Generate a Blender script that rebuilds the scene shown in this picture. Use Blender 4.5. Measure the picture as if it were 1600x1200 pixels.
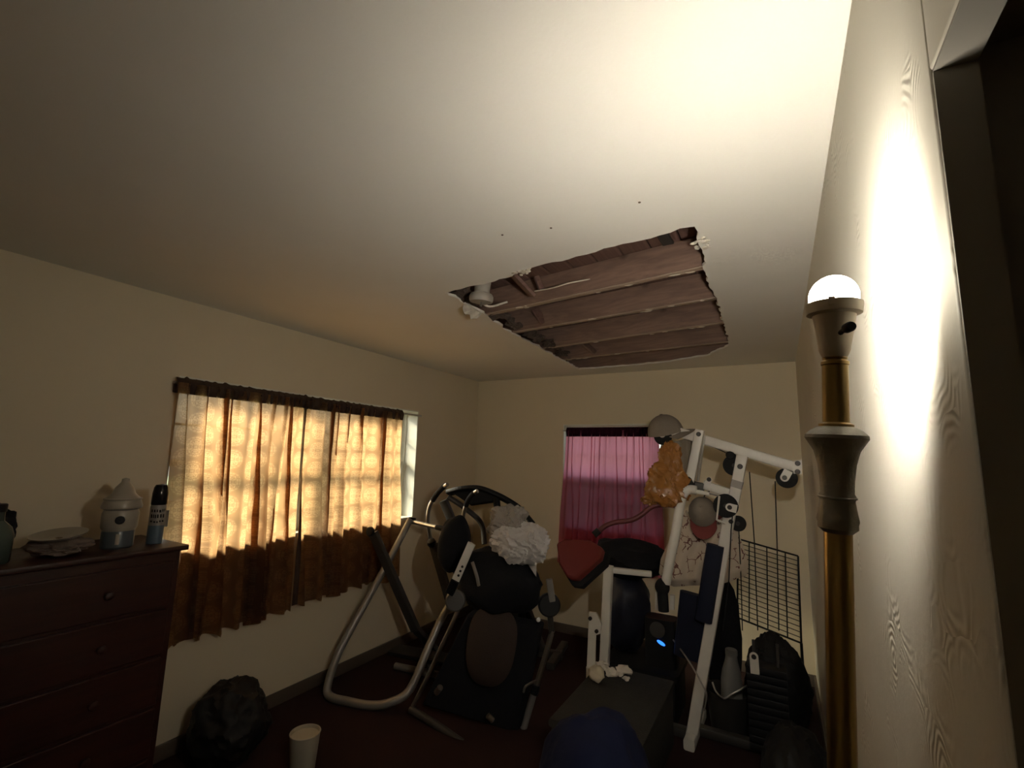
import bpy, bmesh, math, random
from mathutils import Vector, Matrix, noise
from mathutils.geometry import tessellate_polygon

for o in list(bpy.data.objects):
    bpy.data.objects.remove(o)
SC = bpy.context.scene
COL = SC.collection
PI = math.pi

# ------------------------------------------------------------------ camera
cam_d = bpy.data.cameras.new('camera')
cam = bpy.data.objects.new('camera', cam_d)
COL.objects.link(cam)
F_PX, YAW, PITCH, ROLL = 745.084, 0.5091, 0.1533, -0.0268
cam_d.sensor_fit = 'HORIZONTAL'
cam_d.sensor_width = 36.0
cam_d.lens = 36.0 * F_PX / 1600.0
cam_d.clip_start = 0.02
fw = Vector((-math.sin(YAW) * math.cos(PITCH), math.cos(YAW) * math.cos(PITCH), math.sin(PITCH)))
rt = Vector((math.cos(YAW), math.sin(YAW), 0))
dn = fw.cross(rt)
r2 = rt * math.cos(ROLL) + dn * math.sin(ROLL)
d2 = -rt * math.sin(ROLL) + dn * math.cos(ROLL)
cm = Matrix((r2, -d2, -fw)).transposed().to_4x4()
cm.translation = (0, 0, 1.606)
cam.matrix_world = cm
SC.camera = cam

# ------------------------------------------------------------------ world, sun, exposure
BULB_POWER = 4500.0
world = bpy.data.worlds.new('world')
SC.world = world
world.use_nodes = True
wn = world.node_tree
wbg = wn.nodes['Background']
sky = wn.nodes.new('ShaderNodeTexSky')
sky.sky_type = 'NISHITA'
sky.sun_disc = False
sky.sun_elevation = math.radians(34)
sky.sun_rotation = math.radians(-115)
sky.air_density = 1.2
sky.dust_density = 3.0
hs = wn.nodes.new('ShaderNodeHueSaturation')
hs.inputs['Saturation'].default_value = 0.35
wn.links.new(sky.outputs[0], hs.inputs['Color'])
wn.links.new(hs.outputs[0], wbg.inputs[0])
wbg.inputs[1].default_value = 0.2

sun_d = bpy.data.lights.new('sun', 'SUN')
sun = bpy.data.objects.new('sun', sun_d)
COL.objects.link(sun)
sun_dir = Vector((0.78, 0.27, -0.46)).normalized()
sun.rotation_euler = sun_dir.to_track_quat('-Z', 'Y').to_euler()
sun.location = (-8, -2, 6)
sun_d.energy = 2.7
sun_d.angle = math.radians(14)
sun_d.color = (1.0, 0.86, 0.62)

vs = SC.view_settings
vs.view_transform = 'Standard'
vs.look = 'None'
vs.exposure = 1.9
vs.gamma = 1.0
vs.use_curve_mapping = False
SC.cycles.use_denoising = True
SC.cycles.max_bounces = 8
SC.cycles.transparent_max_bounces = 16
SC.cycles.sample_clamp_indirect = 4.0
SC.cycles.caustics_reflective = False
SC.cycles.caustics_refractive = False

# ------------------------------------------------------------------ room numbers (metres)
XR, XL, YB, YF, H = 0.158, -2.902, 4.434, -1.10, 2.44
W1 = (1.392, 3.440, 1.044, 2.010)       # left window  y0 y1 z0 z1
W2 = (-1.875, -0.905, 0.950, 1.948)     # back window  x0 x1 z0 z1
DOOR_Y, DOOR_Z = 0.592, 2.015
ROOF_Z = 2.606

# ------------------------------------------------------------------ materials
MATS = {}


def mat(name, col, rough=0.6, metal=0.0, var=0.12, scale=6.0, bump=0.0, bscale=60.0, sheen=0.0, coat=0.0):
    if name in MATS:
        return MATS[name]
    m = bpy.data.materials.new(name)
    m.use_nodes = True
    nt = m.node_tree
    b = nt.nodes['Principled BSDF']
    tc = nt.nodes.new('ShaderNodeTexCoord')
    nz = nt.nodes.new('ShaderNodeTexNoise')
    nz.inputs['Scale'].default_value = scale
    nz.inputs['Detail'].default_value = 4
    nt.links.new(tc.outputs['Object'], nz.inputs['Vector'])
    mr = nt.nodes.new('ShaderNodeMapRange')
    mr.inputs[3].default_value = 1 - var
    mr.inputs[4].default_value = 1 + var
    nt.links.new(nz.outputs[0], mr.inputs[0])
    mx = nt.nodes.new('ShaderNodeVectorMath')
    mx.operation = 'SCALE'
    mx.inputs[0].default_value = col[:3]
    nt.links.new(mr.outputs[0], mx.inputs['Scale'])
    nt.links.new(mx.outputs[0], b.inputs['Base Color'])
    b.inputs['Roughness'].default_value = rough
    b.inputs['Metallic'].default_value = metal
    if max(col[:3]) < 0.05:
        b.inputs['Specular IOR Level'].default_value = 0.25
    b.inputs['Sheen Weight'].default_value = sheen
    b.inputs['Coat Weight'].default_value = coat
    if bump > 0:
        n2 = nt.nodes.new('ShaderNodeTexNoise')
        n2.inputs['Scale'].default_value = bscale
        n2.inputs['Detail'].default_value = 5
        nt.links.new(tc.outputs['Object'], n2.inputs['Vector'])
        bp = nt.nodes.new('ShaderNodeBump')
        bp.inputs['Strength'].default_value = bump
        bp.inputs['Distance'].default_value = 0.01
        nt.links.new(n2.outputs[0], bp.inputs['Height'])
        nt.links.new(bp.outputs[0], b.inputs['Normal'])
    MATS[name] = m
    return m


def wall_mat(name, col, swirl=0.0, blotch=0.06, rough=0.75):
    """matt wall paint over trowelled plaster; swirl = fan-shaped trowel ridges"""
    m = mat(name, col, rough=rough, var=blotch, scale=1.6)
    nt = m.node_tree
    b = nt.nodes['Principled BSDF']
    tc = nt.nodes.new('ShaderNodeTexCoord')
    n1 = nt.nodes.new('ShaderNodeTexNoise')
    n1.inputs['Scale'].default_value = 2.2
    n1.inputs['Detail'].default_value = 3
    nt.links.new(tc.outputs['Object'], n1.inputs['Vector'])
    n2 = nt.nodes.new('ShaderNodeTexNoise')
    n2.inputs['Scale'].default_value = 90
    n2.inputs['Detail'].default_value = 3
    nt.links.new(tc.outputs['Object'], n2.inputs['Vector'])
    b1 = nt.nodes.new('ShaderNodeBump')
    b1.inputs['Strength'].default_value = 0.35
    b1.inputs['Distance'].default_value = 0.03
    nt.links.new(n1.outputs[0], b1.inputs['Height'])
    b2 = nt.nodes.new('ShaderNodeBump')
    b2.inputs['Strength'].default_value = 0.10
    b2.inputs['Distance'].default_value = 0.004
    nt.links.new(n2.outputs[0], b2.inputs['Height'])
    nt.links.new(b1.outputs[0], b2.inputs['Normal'])
    last = b2
    if swirl > 0:
        nd = nt.nodes.new('ShaderNodeTexNoise')
        nd.inputs['Scale'].default_value = 9
        nt.links.new(tc.outputs['Object'], nd.inputs['Vector'])
        ad = nt.nodes.new('ShaderNodeVectorMath')
        ad.operation = 'MULTIPLY_ADD'
        ad.inputs[1].default_value = (0.05, 0.05, 0.05)
        nt.links.new(nd.outputs['Color'], ad.inputs[0])
        nt.links.new(tc.outputs['Object'], ad.inputs[2])
        vo = nt.nodes.new('ShaderNodeTexVoronoi')
        vo.inputs['Scale'].default_value = 9.0
        nt.links.new(ad.outputs[0], vo.inputs['Vector'])
        mu = nt.nodes.new('ShaderNodeMath')
        mu.operation = 'MULTIPLY'
        mu.inputs[1].default_value = 55.0
        nt.links.new(vo.outputs['Distance'], mu.inputs[0])
        si = nt.nodes.new('ShaderNodeMath')
        si.operation = 'SINE'
        nt.links.new(mu.outputs[0], si.inputs[0])
        nm = nt.nodes.new('ShaderNodeTexNoise')
        nm.inputs['Scale'].default_value = 6.5
        nm.inputs['Detail'].default_value = 2
        nt.links.new(tc.outputs['Object'], nm.inputs['Vector'])
        rm = nt.nodes.new('ShaderNodeMapRange')
        rm.inputs[1].default_value = 0.54
        rm.inputs[2].default_value = 0.66
        nt.links.new(nm.outputs[0], rm.inputs[0])
        pr = nt.nodes.new('ShaderNodeMath')
        pr.operation = 'MULTIPLY'
        nt.links.new(si.outputs[0], pr.inputs[0])
        nt.links.new(rm.outputs[0], pr.inputs[1])
        b3 = nt.nodes.new('ShaderNodeBump')
        b3.inputs['Strength'].default_value = swirl
        b3.inputs['Distance'].default_value = 0.0015
        nt.links.new(pr.outputs[0], b3.inputs['Height'])
        nt.links.new(b2.outputs[0], b3.inputs['Normal'])
        last = b3
    nt.links.new(last.outputs[0], b.inputs['Normal'])
    return m


def wood_mat(name, c1, c2, axis='X', rough=0.75, scale=3.0):
    if name in MATS:
        return MATS[name]
    m = bpy.data.materials.new(name)
    m.use_nodes = True
    nt = m.node_tree
    b = nt.nodes['Principled BSDF']
    tc = nt.nodes.new('ShaderNodeTexCoord')
    mp = nt.nodes.new('ShaderNodeMapping')
    s = {'X': (0.6, 9, 9), 'Y': (9, 0.6, 9), 'Z': (9, 9, 0.6)}[axis]
    mp.inputs['Scale'].default_value = s
    nt.links.new(tc.outputs['Object'], mp.inputs['Vector'])
    nz = nt.nodes.new('ShaderNodeTexNoise')
    nz.inputs['Scale'].default_value = scale
    nz.inputs['Detail'].default_value = 6
    nz.inputs['Distortion'].default_value = 1.2
    nt.links.new(mp.outputs[0], nz.inputs['Vector'])
    cr = nt.nodes.new('ShaderNodeValToRGB')
    cr.color_ramp.elements[0].position = 0.3
    cr.color_ramp.elements[1].position = 0.7
    cr.color_ramp.elements[0].color = (*c1, 1)
    cr.color_ramp.elements[1].color = (*c2, 1)
    nt.links.new(nz.outputs[0], cr.inputs[0])
    # knots and water marks
    vk = nt.nodes.new('ShaderNodeTexVoronoi')
    vk.inputs['Scale'].default_value = 3.1
    nt.links.new(tc.outputs['Object'], vk.inputs['Vector'])
    rk = nt.nodes.new('ShaderNodeMapRange')
    rk.inputs[1].default_value = 0.03
    rk.inputs[2].default_value = 0.11
    rk.inputs[3].default_value = 0.35
    rk.inputs[4].default_value = 1.0
    nt.links.new(vk.outputs['Distance'], rk.inputs[0])
    sc = nt.nodes.new('ShaderNodeVectorMath')
    sc.operation = 'SCALE'
    nt.links.new(cr.outputs[0], sc.inputs[0])
    nt.links.new(rk.outputs[0], sc.inputs['Scale'])
    nt.links.new(sc.outputs[0], b.inputs['Base Color'])
    b.inputs['Roughness'].default_value = rough
    bp = nt.nodes.new('ShaderNodeBump')
    bp.inputs['Strength'].default_value = 0.25
    bp.inputs['Distance'].default_value = 0.004
    nt.links.new(nz.outputs[0], bp.inputs['Height'])
    nt.links.new(bp.outputs[0], b.inputs['Normal'])
    MATS[name] = m
    return m


def glass_mat():
    m = bpy.data.materials.new('window_glass')
    m.use_nodes = True
    nt = m.node_tree
    nt.nodes.clear()
    out = nt.nodes.new('ShaderNodeOutputMaterial')
    tr = nt.nodes.new('ShaderNodeBsdfTransparent')
    tr.inputs[0].default_value = (0.92, 0.95, 0.93, 1)
    gl = nt.nodes.new('ShaderNodeBsdfGlossy')
    gl.inputs['Roughness'].default_value = 0.03
    fr = nt.nodes.new('ShaderNodeFresnel')
    fr.inputs[0].default_value = 1.45
    mx = nt.nodes.new('ShaderNodeMixShader')
    nt.links.new(fr.outputs[0], mx.inputs[0])
    nt.links.new(tr.outputs[0], mx.inputs[1])
    nt.links.new(gl.outputs[0], mx.inputs[2])
    nt.links.new(mx.outputs[0], out.inputs[0])
    return m


def screen_mat():
    m = bpy.data.materials.new('dimming_screen')
    m.use_nodes = True
    nt = m.node_tree
    nt.nodes.clear()
    out = nt.nodes.new('ShaderNodeOutputMaterial')
    tr = nt.nodes.new('ShaderNodeBsdfTransparent')
    df = nt.nodes.new('ShaderNodeBsdfDiffuse')
    df.inputs[0].default_value = (0.03, 0.03, 0.03, 1)
    mx = nt.nodes.new('ShaderNodeMixShader')
    mx.inputs[0].default_value = 0.62
    nt.links.new(tr.outputs[0], mx.inputs[1])
    nt.links.new(df.outputs[0], mx.inputs[2])
    nt.links.new(mx.outputs[0], out.inputs[0])
    return m


def cloth_mat(name, reflect, transmit, sheer=0.0, tfac=0.5, damask=False, gloss=0.0):
    """thin curtain cloth: diffuse + translucent (+ a little see-through weave); damask = woven medallions"""
    m = bpy.data.materials.new(name)
    m.use_nodes = True
    nt = m.node_tree
    nt.nodes.clear()
    L = nt.links.new
    out = nt.nodes.new('ShaderNodeOutputMaterial')
    df = nt.nodes.new('ShaderNodeBsdfDiffuse')
    df.inputs[0].default_value = (*reflect, 1)
    tl = nt.nodes.new('ShaderNodeBsdfTranslucent')
    tl.inputs[0].default_value = (*transmit, 1)
    mx = nt.nodes.new('ShaderNodeMixShader')
    mx.inputs[0].default_value = tfac
    L(df.outputs[0], mx.inputs[1])
    L(tl.outputs[0], mx.inputs[2])
    last = mx
    if damask:
        uv = nt.nodes.new('ShaderNodeUVMap')
        # tile the cloth in half-drop medallion cells, mirrored left-right
        mp = nt.nodes.new('ShaderNodeMapping')
        mp.inputs['Scale'].default_value = (1 / 0.105, 1 / 0.135, 1)
        L(uv.outputs[0], mp.inputs['Vector'])
        sp = nt.nodes.new('ShaderNodeSeparateXYZ')
        L(mp.outputs[0], sp.inputs[0])

        def M(op, a, b=None, c=None):
            n = nt.nodes.new('ShaderNodeMath')
            n.operation = op
            for i, v in enumerate((a, b, c)):
                if v is None:
                    continue
                if isinstance(v, (int, float)):
                    n.inputs[i].default_value = v
                else:
                    L(v, n.inputs[i])
            return n.outputs[0]
        fx = M('FLOOR', sp.outputs[0])
        odd = M('MODULO', M('ABSOLUTE', fx), 2.0)
        vy = M('ADD', sp.outputs[1], M('MULTIPLY', odd, 0.5))
        cx = M('ABSOLUTE', M('SUBTRACT', M('FRACT', sp.outputs[0]), 0.5))
        cy = M('ABSOLUTE', M('SUBTRACT', M('FRACT', vy), 0.5))
        cb = nt.nodes.new('ShaderNodeCombineXYZ')
        L(cx, cb.inputs[0])
        L(M('MULTIPLY', cy, 1.2), cb.inputs[1])
        vo = nt.nodes.new('ShaderNodeTexVoronoi')
        vo.feature = 'DISTANCE_TO_EDGE'
        vo.inputs['Scale'].default_value = 9.5
        L(cb.outputs[0], vo.inputs['Vector'])
        lace = nt.nodes.new('ShaderNodeMapRange')
        lace.inputs[1].default_value = 0.02
        lace.inputs[2].default_value = 0.16
        lace.inputs[3].default_value = 0.0
        lace.inputs[4].default_value = 1.0
        L(vo.outputs['Distance'], lace.inputs[0])
        d = M('SQRT', M('ADD', M('MULTIPLY', cx, cx), M('MULTIPLY', M('MULTIPLY', cy, cy), 0.9)))
        ins = nt.nodes.new('ShaderNodeMapRange')
        ins.inputs[1].default_value = 0.46
        ins.inputs[2].default_value = 0.36
        L(d, ins.inputs[0])
        pat = M('MULTIPLY', ins.outputs[0], lace.outputs[0])
        ring = M('GREATER_THAN', M('SINE', M('MULTIPLY', d, 50.0)), 0.55)
        pat2 = M('MAXIMUM', pat, M('MULTIPLY', M('MULTIPLY', ring, ins.outputs[0]), 0.6))
        cr = nt.nodes.new('ShaderNodeMix')
        cr.data_type = 'RGBA'
        L(pat2, cr.inputs[0])
        cr.inputs[6].default_value = (transmit[0] * 0.66, transmit[1] * 0.62, transmit[2] * 0.60, 1)
        cr.inputs[7].default_value = (*transmit, 1)
        L(cr.outputs[2], tl.inputs[0])
        cr2 = nt.nodes.new('ShaderNodeMix')
        cr2.data_type = 'RGBA'
        L(pat2, cr2.inputs[0])
        cr2.inputs[6].default_value = (*reflect, 1)
        cr2.inputs[7].default_value = tuple(v * 1.12 for v in reflect) + (1,)
        L(cr2.outputs[2], df.inputs[0])
    if gloss > 0:
        gl = nt.nodes.new('ShaderNodeBsdfGlossy')
        gl.inputs['Roughness'].default_value = 0.38
        gl.inputs[0].default_value = tuple(min(1, v * 4) for v in reflect) + (1,)
        m2 = nt.nodes.new('ShaderNodeMixShader')
        m2.inputs[0].default_value = gloss
        L(last.outputs[0], m2.inputs[1])
        L(gl.outputs[0], m2.inputs[2])
        last = m2
    if sheer > 0:
        tr = nt.nodes.new('ShaderNodeBsdfTransparent')
        tr.inputs[0].default_value = (1.0, 0.85, 0.68, 1)
        m3 = nt.nodes.new('ShaderNodeMixShader')
        m3.inputs[0].default_value = sheer
        L(last.outputs[0], m3.inputs[1])
        L(tr.outputs[0], m3.inputs[2])
        last = m3
    L(last.outputs[0], out.inputs[0])
    return m


def coral_mat():
    """pale shirt cloth printed with dark branching coral"""
    m = mat('coral_shirt_cloth', (0.50, 0.41, 0.31), rough=0.85, var=0.10, scale=9)
    nt = m.node_tree
    b = nt.nodes['Principled BSDF']
    src = b.inputs['Base Color'].links[0].from_socket
    tc = nt.nodes.new('ShaderNodeTexCoord')
    nd = nt.nodes.new('ShaderNodeTexNoise')
    nd.inputs['Scale'].default_value = 14
    nd.inputs['Detail'].default_value = 3
    nt.links.new(tc.outputs['Object'], nd.inputs['Vector'])
    ad = nt.nodes.new('ShaderNodeVectorMath')
    ad.operation = 'MULTIPLY_ADD'
    ad.inputs[1].default_value = (0.07, 0.07, 0.07)
    nt.links.new(nd.outputs['Color'], ad.inputs[0])
    nt.links.new(tc.outputs['Object'], ad.inputs[2])
    vo = nt.nodes.new('ShaderNodeTexVoronoi')
    vo.feature = 'DISTANCE_TO_EDGE'
    vo.inputs['Scale'].default_value = 17
    nt.links.new(ad.outputs[0], vo.inputs['Vector'])
    lt = nt.nodes.new('ShaderNodeMath')
    lt.operation = 'LESS_THAN'
    lt.inputs[1].default_value = 0.042
    nt.links.new(vo.outputs['Distance'], lt.inputs[0])
    nm = nt.nodes.new('ShaderNodeTexNoise')
    nm.inputs['Scale'].default_value = 11
    nt.links.new(tc.outputs['Object'], nm.inputs['Vector'])
    gt = nt.nodes.new('ShaderNodeMath')
    gt.operation = 'GREATER_THAN'
    gt.inputs[1].default_value = 0.52
    nt.links.new(nm.outputs[0], gt.inputs[0])
    mu = nt.nodes.new('ShaderNodeMath')
    mu.operation = 'MULTIPLY'
    nt.links.new(lt.outputs[0], mu.inputs[0])
    nt.links.new(gt.outputs[0], mu.inputs[1])
    mx = nt.nodes.new('ShaderNodeMix')
    mx.data_type = 'RGBA'
    nt.links.new(mu.outputs[0], mx.inputs[0])
    nt.links.new(src, mx.inputs[6])
    mx.inputs[7].default_value = (0.14, 0.055, 0.045, 1)
    nt.links.new(mx.outputs[2], b.inputs['Base Color'])
    return m


def emit_mat(name, col, strength):
    m = bpy.data.materials.new(name)
    m.use_nodes = True
    nt = m.node_tree
    nt.nodes.clear()
    out = nt.nodes.new('ShaderNodeOutputMaterial')
    em = nt.nodes.new('ShaderNodeEmission')
    em.inputs[0].default_value = (*col, 1)
    em.inputs[1].default_value = strength
    nt.links.new(em.outputs[0], out.inputs[0])
    return m


# ------------------------------------------------------------------ mesh helpers
ORG = {}


def path(pts, n=6):
    """Catmull-Rom through the points"""
    p = [Vector(q) for q in pts]
    if len(p) < 3:
        return p
    ext = [p[0] * 2 - p[1]] + p + [p[-1] * 2 - p[-2]]
    out = []
    for i in range(1, len(ext) - 2):
        a, b, c, d = ext[i - 1:i + 3]
        for k in range(n):
            t = k / n
            out.append(0.5 * ((2 * b) + (c - a) * t + (2 * a - 5 * b + 4 * c - d) * t * t + (3 * b - a - 3 * c + d) * t ** 3))
    out.append(p[-1])
    return out


class MB:
    def __init__(s):
        s.v, s.f, s.uv = [], [], None

    def add(s, vs_, fs):
        o = len(s.v)
        s.v += [Vector(q) for q in vs_]
        s.f += [tuple(i + o for i in q) for q in fs]
        return s

    def box(s, c, size, rot=None):
        hx, hy, hz = size[0] / 2, size[1] / 2, size[2] / 2
        vv = [Vector((x, y, z)) for x in (-hx, hx) for y in (-hy, hy) for z in (-hz, hz)]
        if rot is not None:
            vv = [rot @ q for q in vv]
        vv = [q + Vector(c) for q in vv]
        return s.add(vv, [(0, 1, 3, 2), (4, 6, 7, 5), (0, 4, 5, 1), (2, 3, 7, 6), (0, 2, 6, 4), (1, 5, 7, 3)])

    def lohi(s, lo, hi):
        return s.box([(a + b) / 2 for a, b in zip(lo, hi)], [b - a for a, b in zip(lo, hi)])

    def bar(s, p0, p1, w, h, side=(0, 1, 0), r=None):
        """rounded-rectangle bar from p0 to p1; h is measured along 'side', w across it"""
        p0, p1 = Vector(p0), Vector(p1)
        ax = (p1 - p0).normalized()
        sd = Vector(side)
        sd = (sd - ax * sd.dot(ax)).normalized()
        up = ax.cross(sd)
        r = min(w, h) * 0.18 if r is None else r
        prof = []
        for (sx, sy, a0) in ((1, 1, 0), (-1, 1, PI / 2), (-1, -1, PI), (1, -1, 1.5 * PI)):
            for k in range(3):
                a = a0 + k * PI / 4
                prof.append((sx * (w / 2 - r) + r * math.cos(a), sy * (h / 2 - r) + r * math.sin(a)))
        n = len(prof)
        vv = [p0 + up * a + sd * b for a, b in prof] + [p1 + up * a + sd * b for a, b in prof]
        ff = [(i, (i + 1) % n, n + (i + 1) % n, n + i) for i in range(n)]
        ff += [tuple(range(n))[::-1], tuple(range(n, 2 * n))]
        return s.add(vv, ff)

    def tube(s, pts, r, seg=12, cap=True):
        p = [Vector(q) for q in pts]
        rr = r if isinstance(r, (list, tuple)) else [r] * len(p)
        t0 = (p[1] - p[0]).normalized()
        nrm = t0.orthogonal().normalized()
        vv = []
        for i, q in enumerate(p):
            t = ((p[i] - p[i - 1]).normalized() if i else Vector((0, 0, 0))) + ((p[i + 1] - p[i]).normalized() if i < len(p) - 1 else Vector((0, 0, 0)))
            t.normalize()
            nrm = (nrm - t * nrm.dot(t)).normalized()
            bn = t.cross(nrm)
            for k in range(seg):
                a = 2 * PI * k / seg
                vv.append(q + (nrm * math.cos(a) + bn * math.sin(a)) * rr[i])
        ff = []
        for i in range(len(p) - 1):
            for k in range(seg):
                ff.append((i * seg + k, i * seg + (k + 1) % seg, (i + 1) * seg + (k + 1) % seg, (i + 1) * seg + k))
        if cap:
            ff.append(tuple(range(seg))[::-1])
            ff.append(tuple(range((len(p) - 1) * seg, len(p) * seg)))
        return s.add(vv, ff)

    def lathe(s, prof, base, axis=(0, 0, 1), seg=28):
        """prof = [(radius, distance along axis)]"""
        ax = Vector(axis).normalized()
        u = ax.orthogonal().normalized()
        w = ax.cross(u)
        b = Vector(base)
        vv = []
        for (r, z) in prof:
            for k in range(seg):
                a = 2 * PI * k / seg
                vv.append(b + ax * z + (u * math.cos(a) + w * math.sin(a)) * max(r, 1e-5))
        ff = []
        for i in range(len(prof) - 1):
            for k in range(seg):
                ff.append((i * seg + k, i * seg + (k + 1) % seg, (i + 1) * seg + (k + 1) % seg, (i + 1) * seg + k))
        if prof[0][0] > 1e-4:
            ff.append(tuple(range(seg))[::-1])
        if prof[-1][0] > 1e-4:
            ff.append(tuple(range((len(prof) - 1) * seg, len(prof) * seg)))
        return s.add(vv, ff)

    def disc(s, c, axis, r, t, seg=20):
        ax = Vector(axis).normalized()
        e = min(t, r) * 0.2
        return s.lathe([(r - e, -t / 2), (r, -t / 2 + e), (r, t / 2 - e), (r - e, t / 2)], c, ax, seg)

    def ring(s, c, axis, r, t, seg=28):
        ax = Vector(axis).normalized()
        u = ax.orthogonal().normalized()
        w = ax.cross(u)
        o = len(s.v)
        k2 = 8
        vv = []
        for i in range(seg):
            a = 2 * PI * i / seg
            d = u * math.cos(a) + w * math.sin(a)
            for k in range(k2):
                b = 2 * PI * k / k2
                vv.append(Vector(c) + d * (r + t * math.cos(b)) + ax * (t * math.sin(b)))
        ff = [(i * k2 + k, ((i + 1) % seg) * k2 + k, ((i + 1) % seg) * k2 + (k + 1) % k2, i * k2 + (k + 1) % k2) for i in range(seg) for k in range(k2)]
        return s.add(vv, ff)

    def prism(s, poly, off):
        """planar polygon (3-D points) thickened by the vector off"""
        p = [Vector(q) for q in poly]
        n = len(p)
        off = Vector(off)
        vv = [q - off / 2 for q in p] + [q + off / 2 for q in p]
        ff = [tuple(range(n))[::-1], tuple(range(n, 2 * n))] + [(i, (i + 1) % n, n + (i + 1) % n, n + i) for i in range(n)]
        return s.add(vv, ff)

    def blob(s, c, size, seed=0, amp=0.25, freq=2.0, crease=0.0, sub=4, flat=None, wrinkle=0.0):
        """lumpy closed body: cloth bundles, bags; crease adds sharp plastic-bag folds"""
        bm = bmesh.new()
        bmesh.ops.create_icosphere(bm, subdivisions=sub, radius=1.0)
        off = Vector((seed * 3.17, seed * 1.31, seed * 2.71))
        vv = []
        for q in bm.verts:
            d = q.co.normalized()
            k = 1 + amp * noise.noise(d * freq + off)
            if crease > 0:
                w1 = noise.noise(d * freq * 1.4 + off * 2)
                w2 = noise.noise(d * freq * 2.7 + off * 3)
                k += crease * (0.5 - abs(w1) * 2.2) + crease * 0.5 * (0.5 - abs(w2) * 2.2)
            if wrinkle > 0:
                w_ = d + 0.35 * Vector((noise.noise(d * 1.7 + off), noise.noise(d * 1.7 + off * 2), noise.noise(d * 1.7 - off)))
                w_ = Vector((w_.x + 0.5 * w_.z, w_.y, w_.z * 0.45))
                for (fr_q, am_) in ((2.6, 1.0), (5.5, 0.55), (11.0, 0.28)):
                    k += wrinkle * am_ * ((1 - abs(noise.noise(w_ * fr_q + off * fr_q)) * 1.9) ** 3 - 0.35)
            e = Vector((d.x * size[0], d.y * size[1], d.z * size[2])) * k
            if flat is not None and e.z < -flat:
                e.z = -flat + (e.z + flat) * 0.08
            vv.append(e + Vector(c))
        bm.verts.index_update()
        s.add(vv, [tuple(q.index for q in f.verts) for f in bm.faces])
        bm.free()
        return s

    def sheet(s, outline, to3d, cell=0.012, depth=None, thick=0.004):
        """cloth cut to a flat outline (2-D), lifted to 3-D by to3d(u, v, depth)"""
        us = [q[0] for q in outline]
        vs2 = [q[1] for q in outline]
        n = len(outline)

        def inside(x, y):
            c = False
            for i in range(n):
                (x1, y1), (x2, y2) = outline[i], outline[(i + 1) % n]
                if (y1 > y) != (y2 > y) and x < (x2 - x1) * (y - y1) / (y2 - y1) + x1:
                    c = not c
            return c

        def nearest(x, y):
            best = None
            for i in range(n):
                a = Vector(outline[i])
                b = Vector(outline[(i + 1) % n])
                ab = b - a
                t = max(0, min(1, (Vector((x, y)) - a).dot(ab) / max(ab.length_squared, 1e-12)))
                q = a + ab * t
                dd = (q - Vector((x, y))).length
                if best is None or dd < best[0]:
                    best = (dd, q)
            return best
        nu = int((max(us) - min(us)) / cell) + 2
        nv = int((max(vs2) - min(vs2)) / cell) + 2
        idx, cells = {}, []
        for i in range(nu):
            for j in range(nv):
                u0, v0 = min(us) + (i + 0.5) * cell, min(vs2) + (j + 0.5) * cell
                if inside(u0, v0):
                    cells.append((i, j))
        cnt = {}
        for (i, j) in cells:
            for k in ((i, j), (i + 1, j), (i + 1, j + 1), (i, j + 1)):
                cnt[k] = cnt.get(k, 0) + 1
        front, back = [], []
        for k, c in cnt.items():
            u0, v0 = min(us) + k[0] * cell, min(vs2) + k[1] * cell
            if c < 4:
                q = nearest(u0, v0)[1]
                u0, v0 = q
                edge = 0.0
            else:
                edge = min(1.0, nearest(u0, v0)[0] / (cell * 5))
            idx[k] = len(front)
            dp = depth(u0, v0, edge) if depth else 0.0
            front.append(to3d(u0, v0, dp))
            back.append(to3d(u0, v0, (-dp * 0.25 if depth else 0.0) - thick))
        nf = len(front)
        ff = []
        edges = {}
        for (i, j) in cells:
            q = [idx[(i, j)], idx[(i + 1, j)], idx[(i + 1, j + 1)], idx[(i, j + 1)]]
            ff.append(tuple(q))
            ff.append(tuple(x + nf for x in q[::-1]))
            for a, b in zip(q, q[1:] + q[:1]):
                if (b, a) in edges:
                    del edges[(b, a)]
                else:
                    edges[(a, b)] = 1
        for (a, b) in edges:
            ff.append((b, a, a + nf, b + nf))
        return s.add(front + back, ff)

    def build(s, name, material, parent=None, angle=35, origin=None, bevel=0.0):
        if origin is None:
            lo = Vector((min(q.x for q in s.v), min(q.y for q in s.v), min(q.z for q in s.v)))
            hi = Vector((max(q.x for q in s.v), max(q.y for q in s.v), max(q.z for q in s.v)))
            origin = Vector(((lo.x + hi.x) / 2, (lo.y + hi.y) / 2, lo.z))
        origin = Vector(origin)
        me = bpy.data.meshes.new(name)
        me.from_pydata([q - origin for q in s.v], [], s.f)
        me.update()
        bm = bmesh.new()
        bm.from_mesh(me)
        bmesh.ops.recalc_face_normals(bm, faces=bm.faces)
        bm.to_mesh(me)
        bm.free()
        if s.uv:
            ul = me.uv_layers.new(name='UVMap')
            for lp in me.loops:
                ul.data[lp.index].uv = s.uv[lp.vertex_index]
        me.polygons.foreach_set('use_smooth', [True] * len(me.polygons))
        me.set_sharp_from_angle(angle=math.radians(angle))
        me.materials.append(material)
        o = bpy.data.objects.new(name, me)
        COL.objects.link(o)
        ORG[o] = origin
        if parent is not None:
            o.parent = parent
            o.location = origin - ORG[parent]
        else:
            o.location = origin
        if bevel > 0:
            bv = o.modifiers.new('bevel', 'BEVEL')
            bv.width = bevel
            bv.segments = 2
            bv.limit_method = 'ANGLE'
        return o


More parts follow.
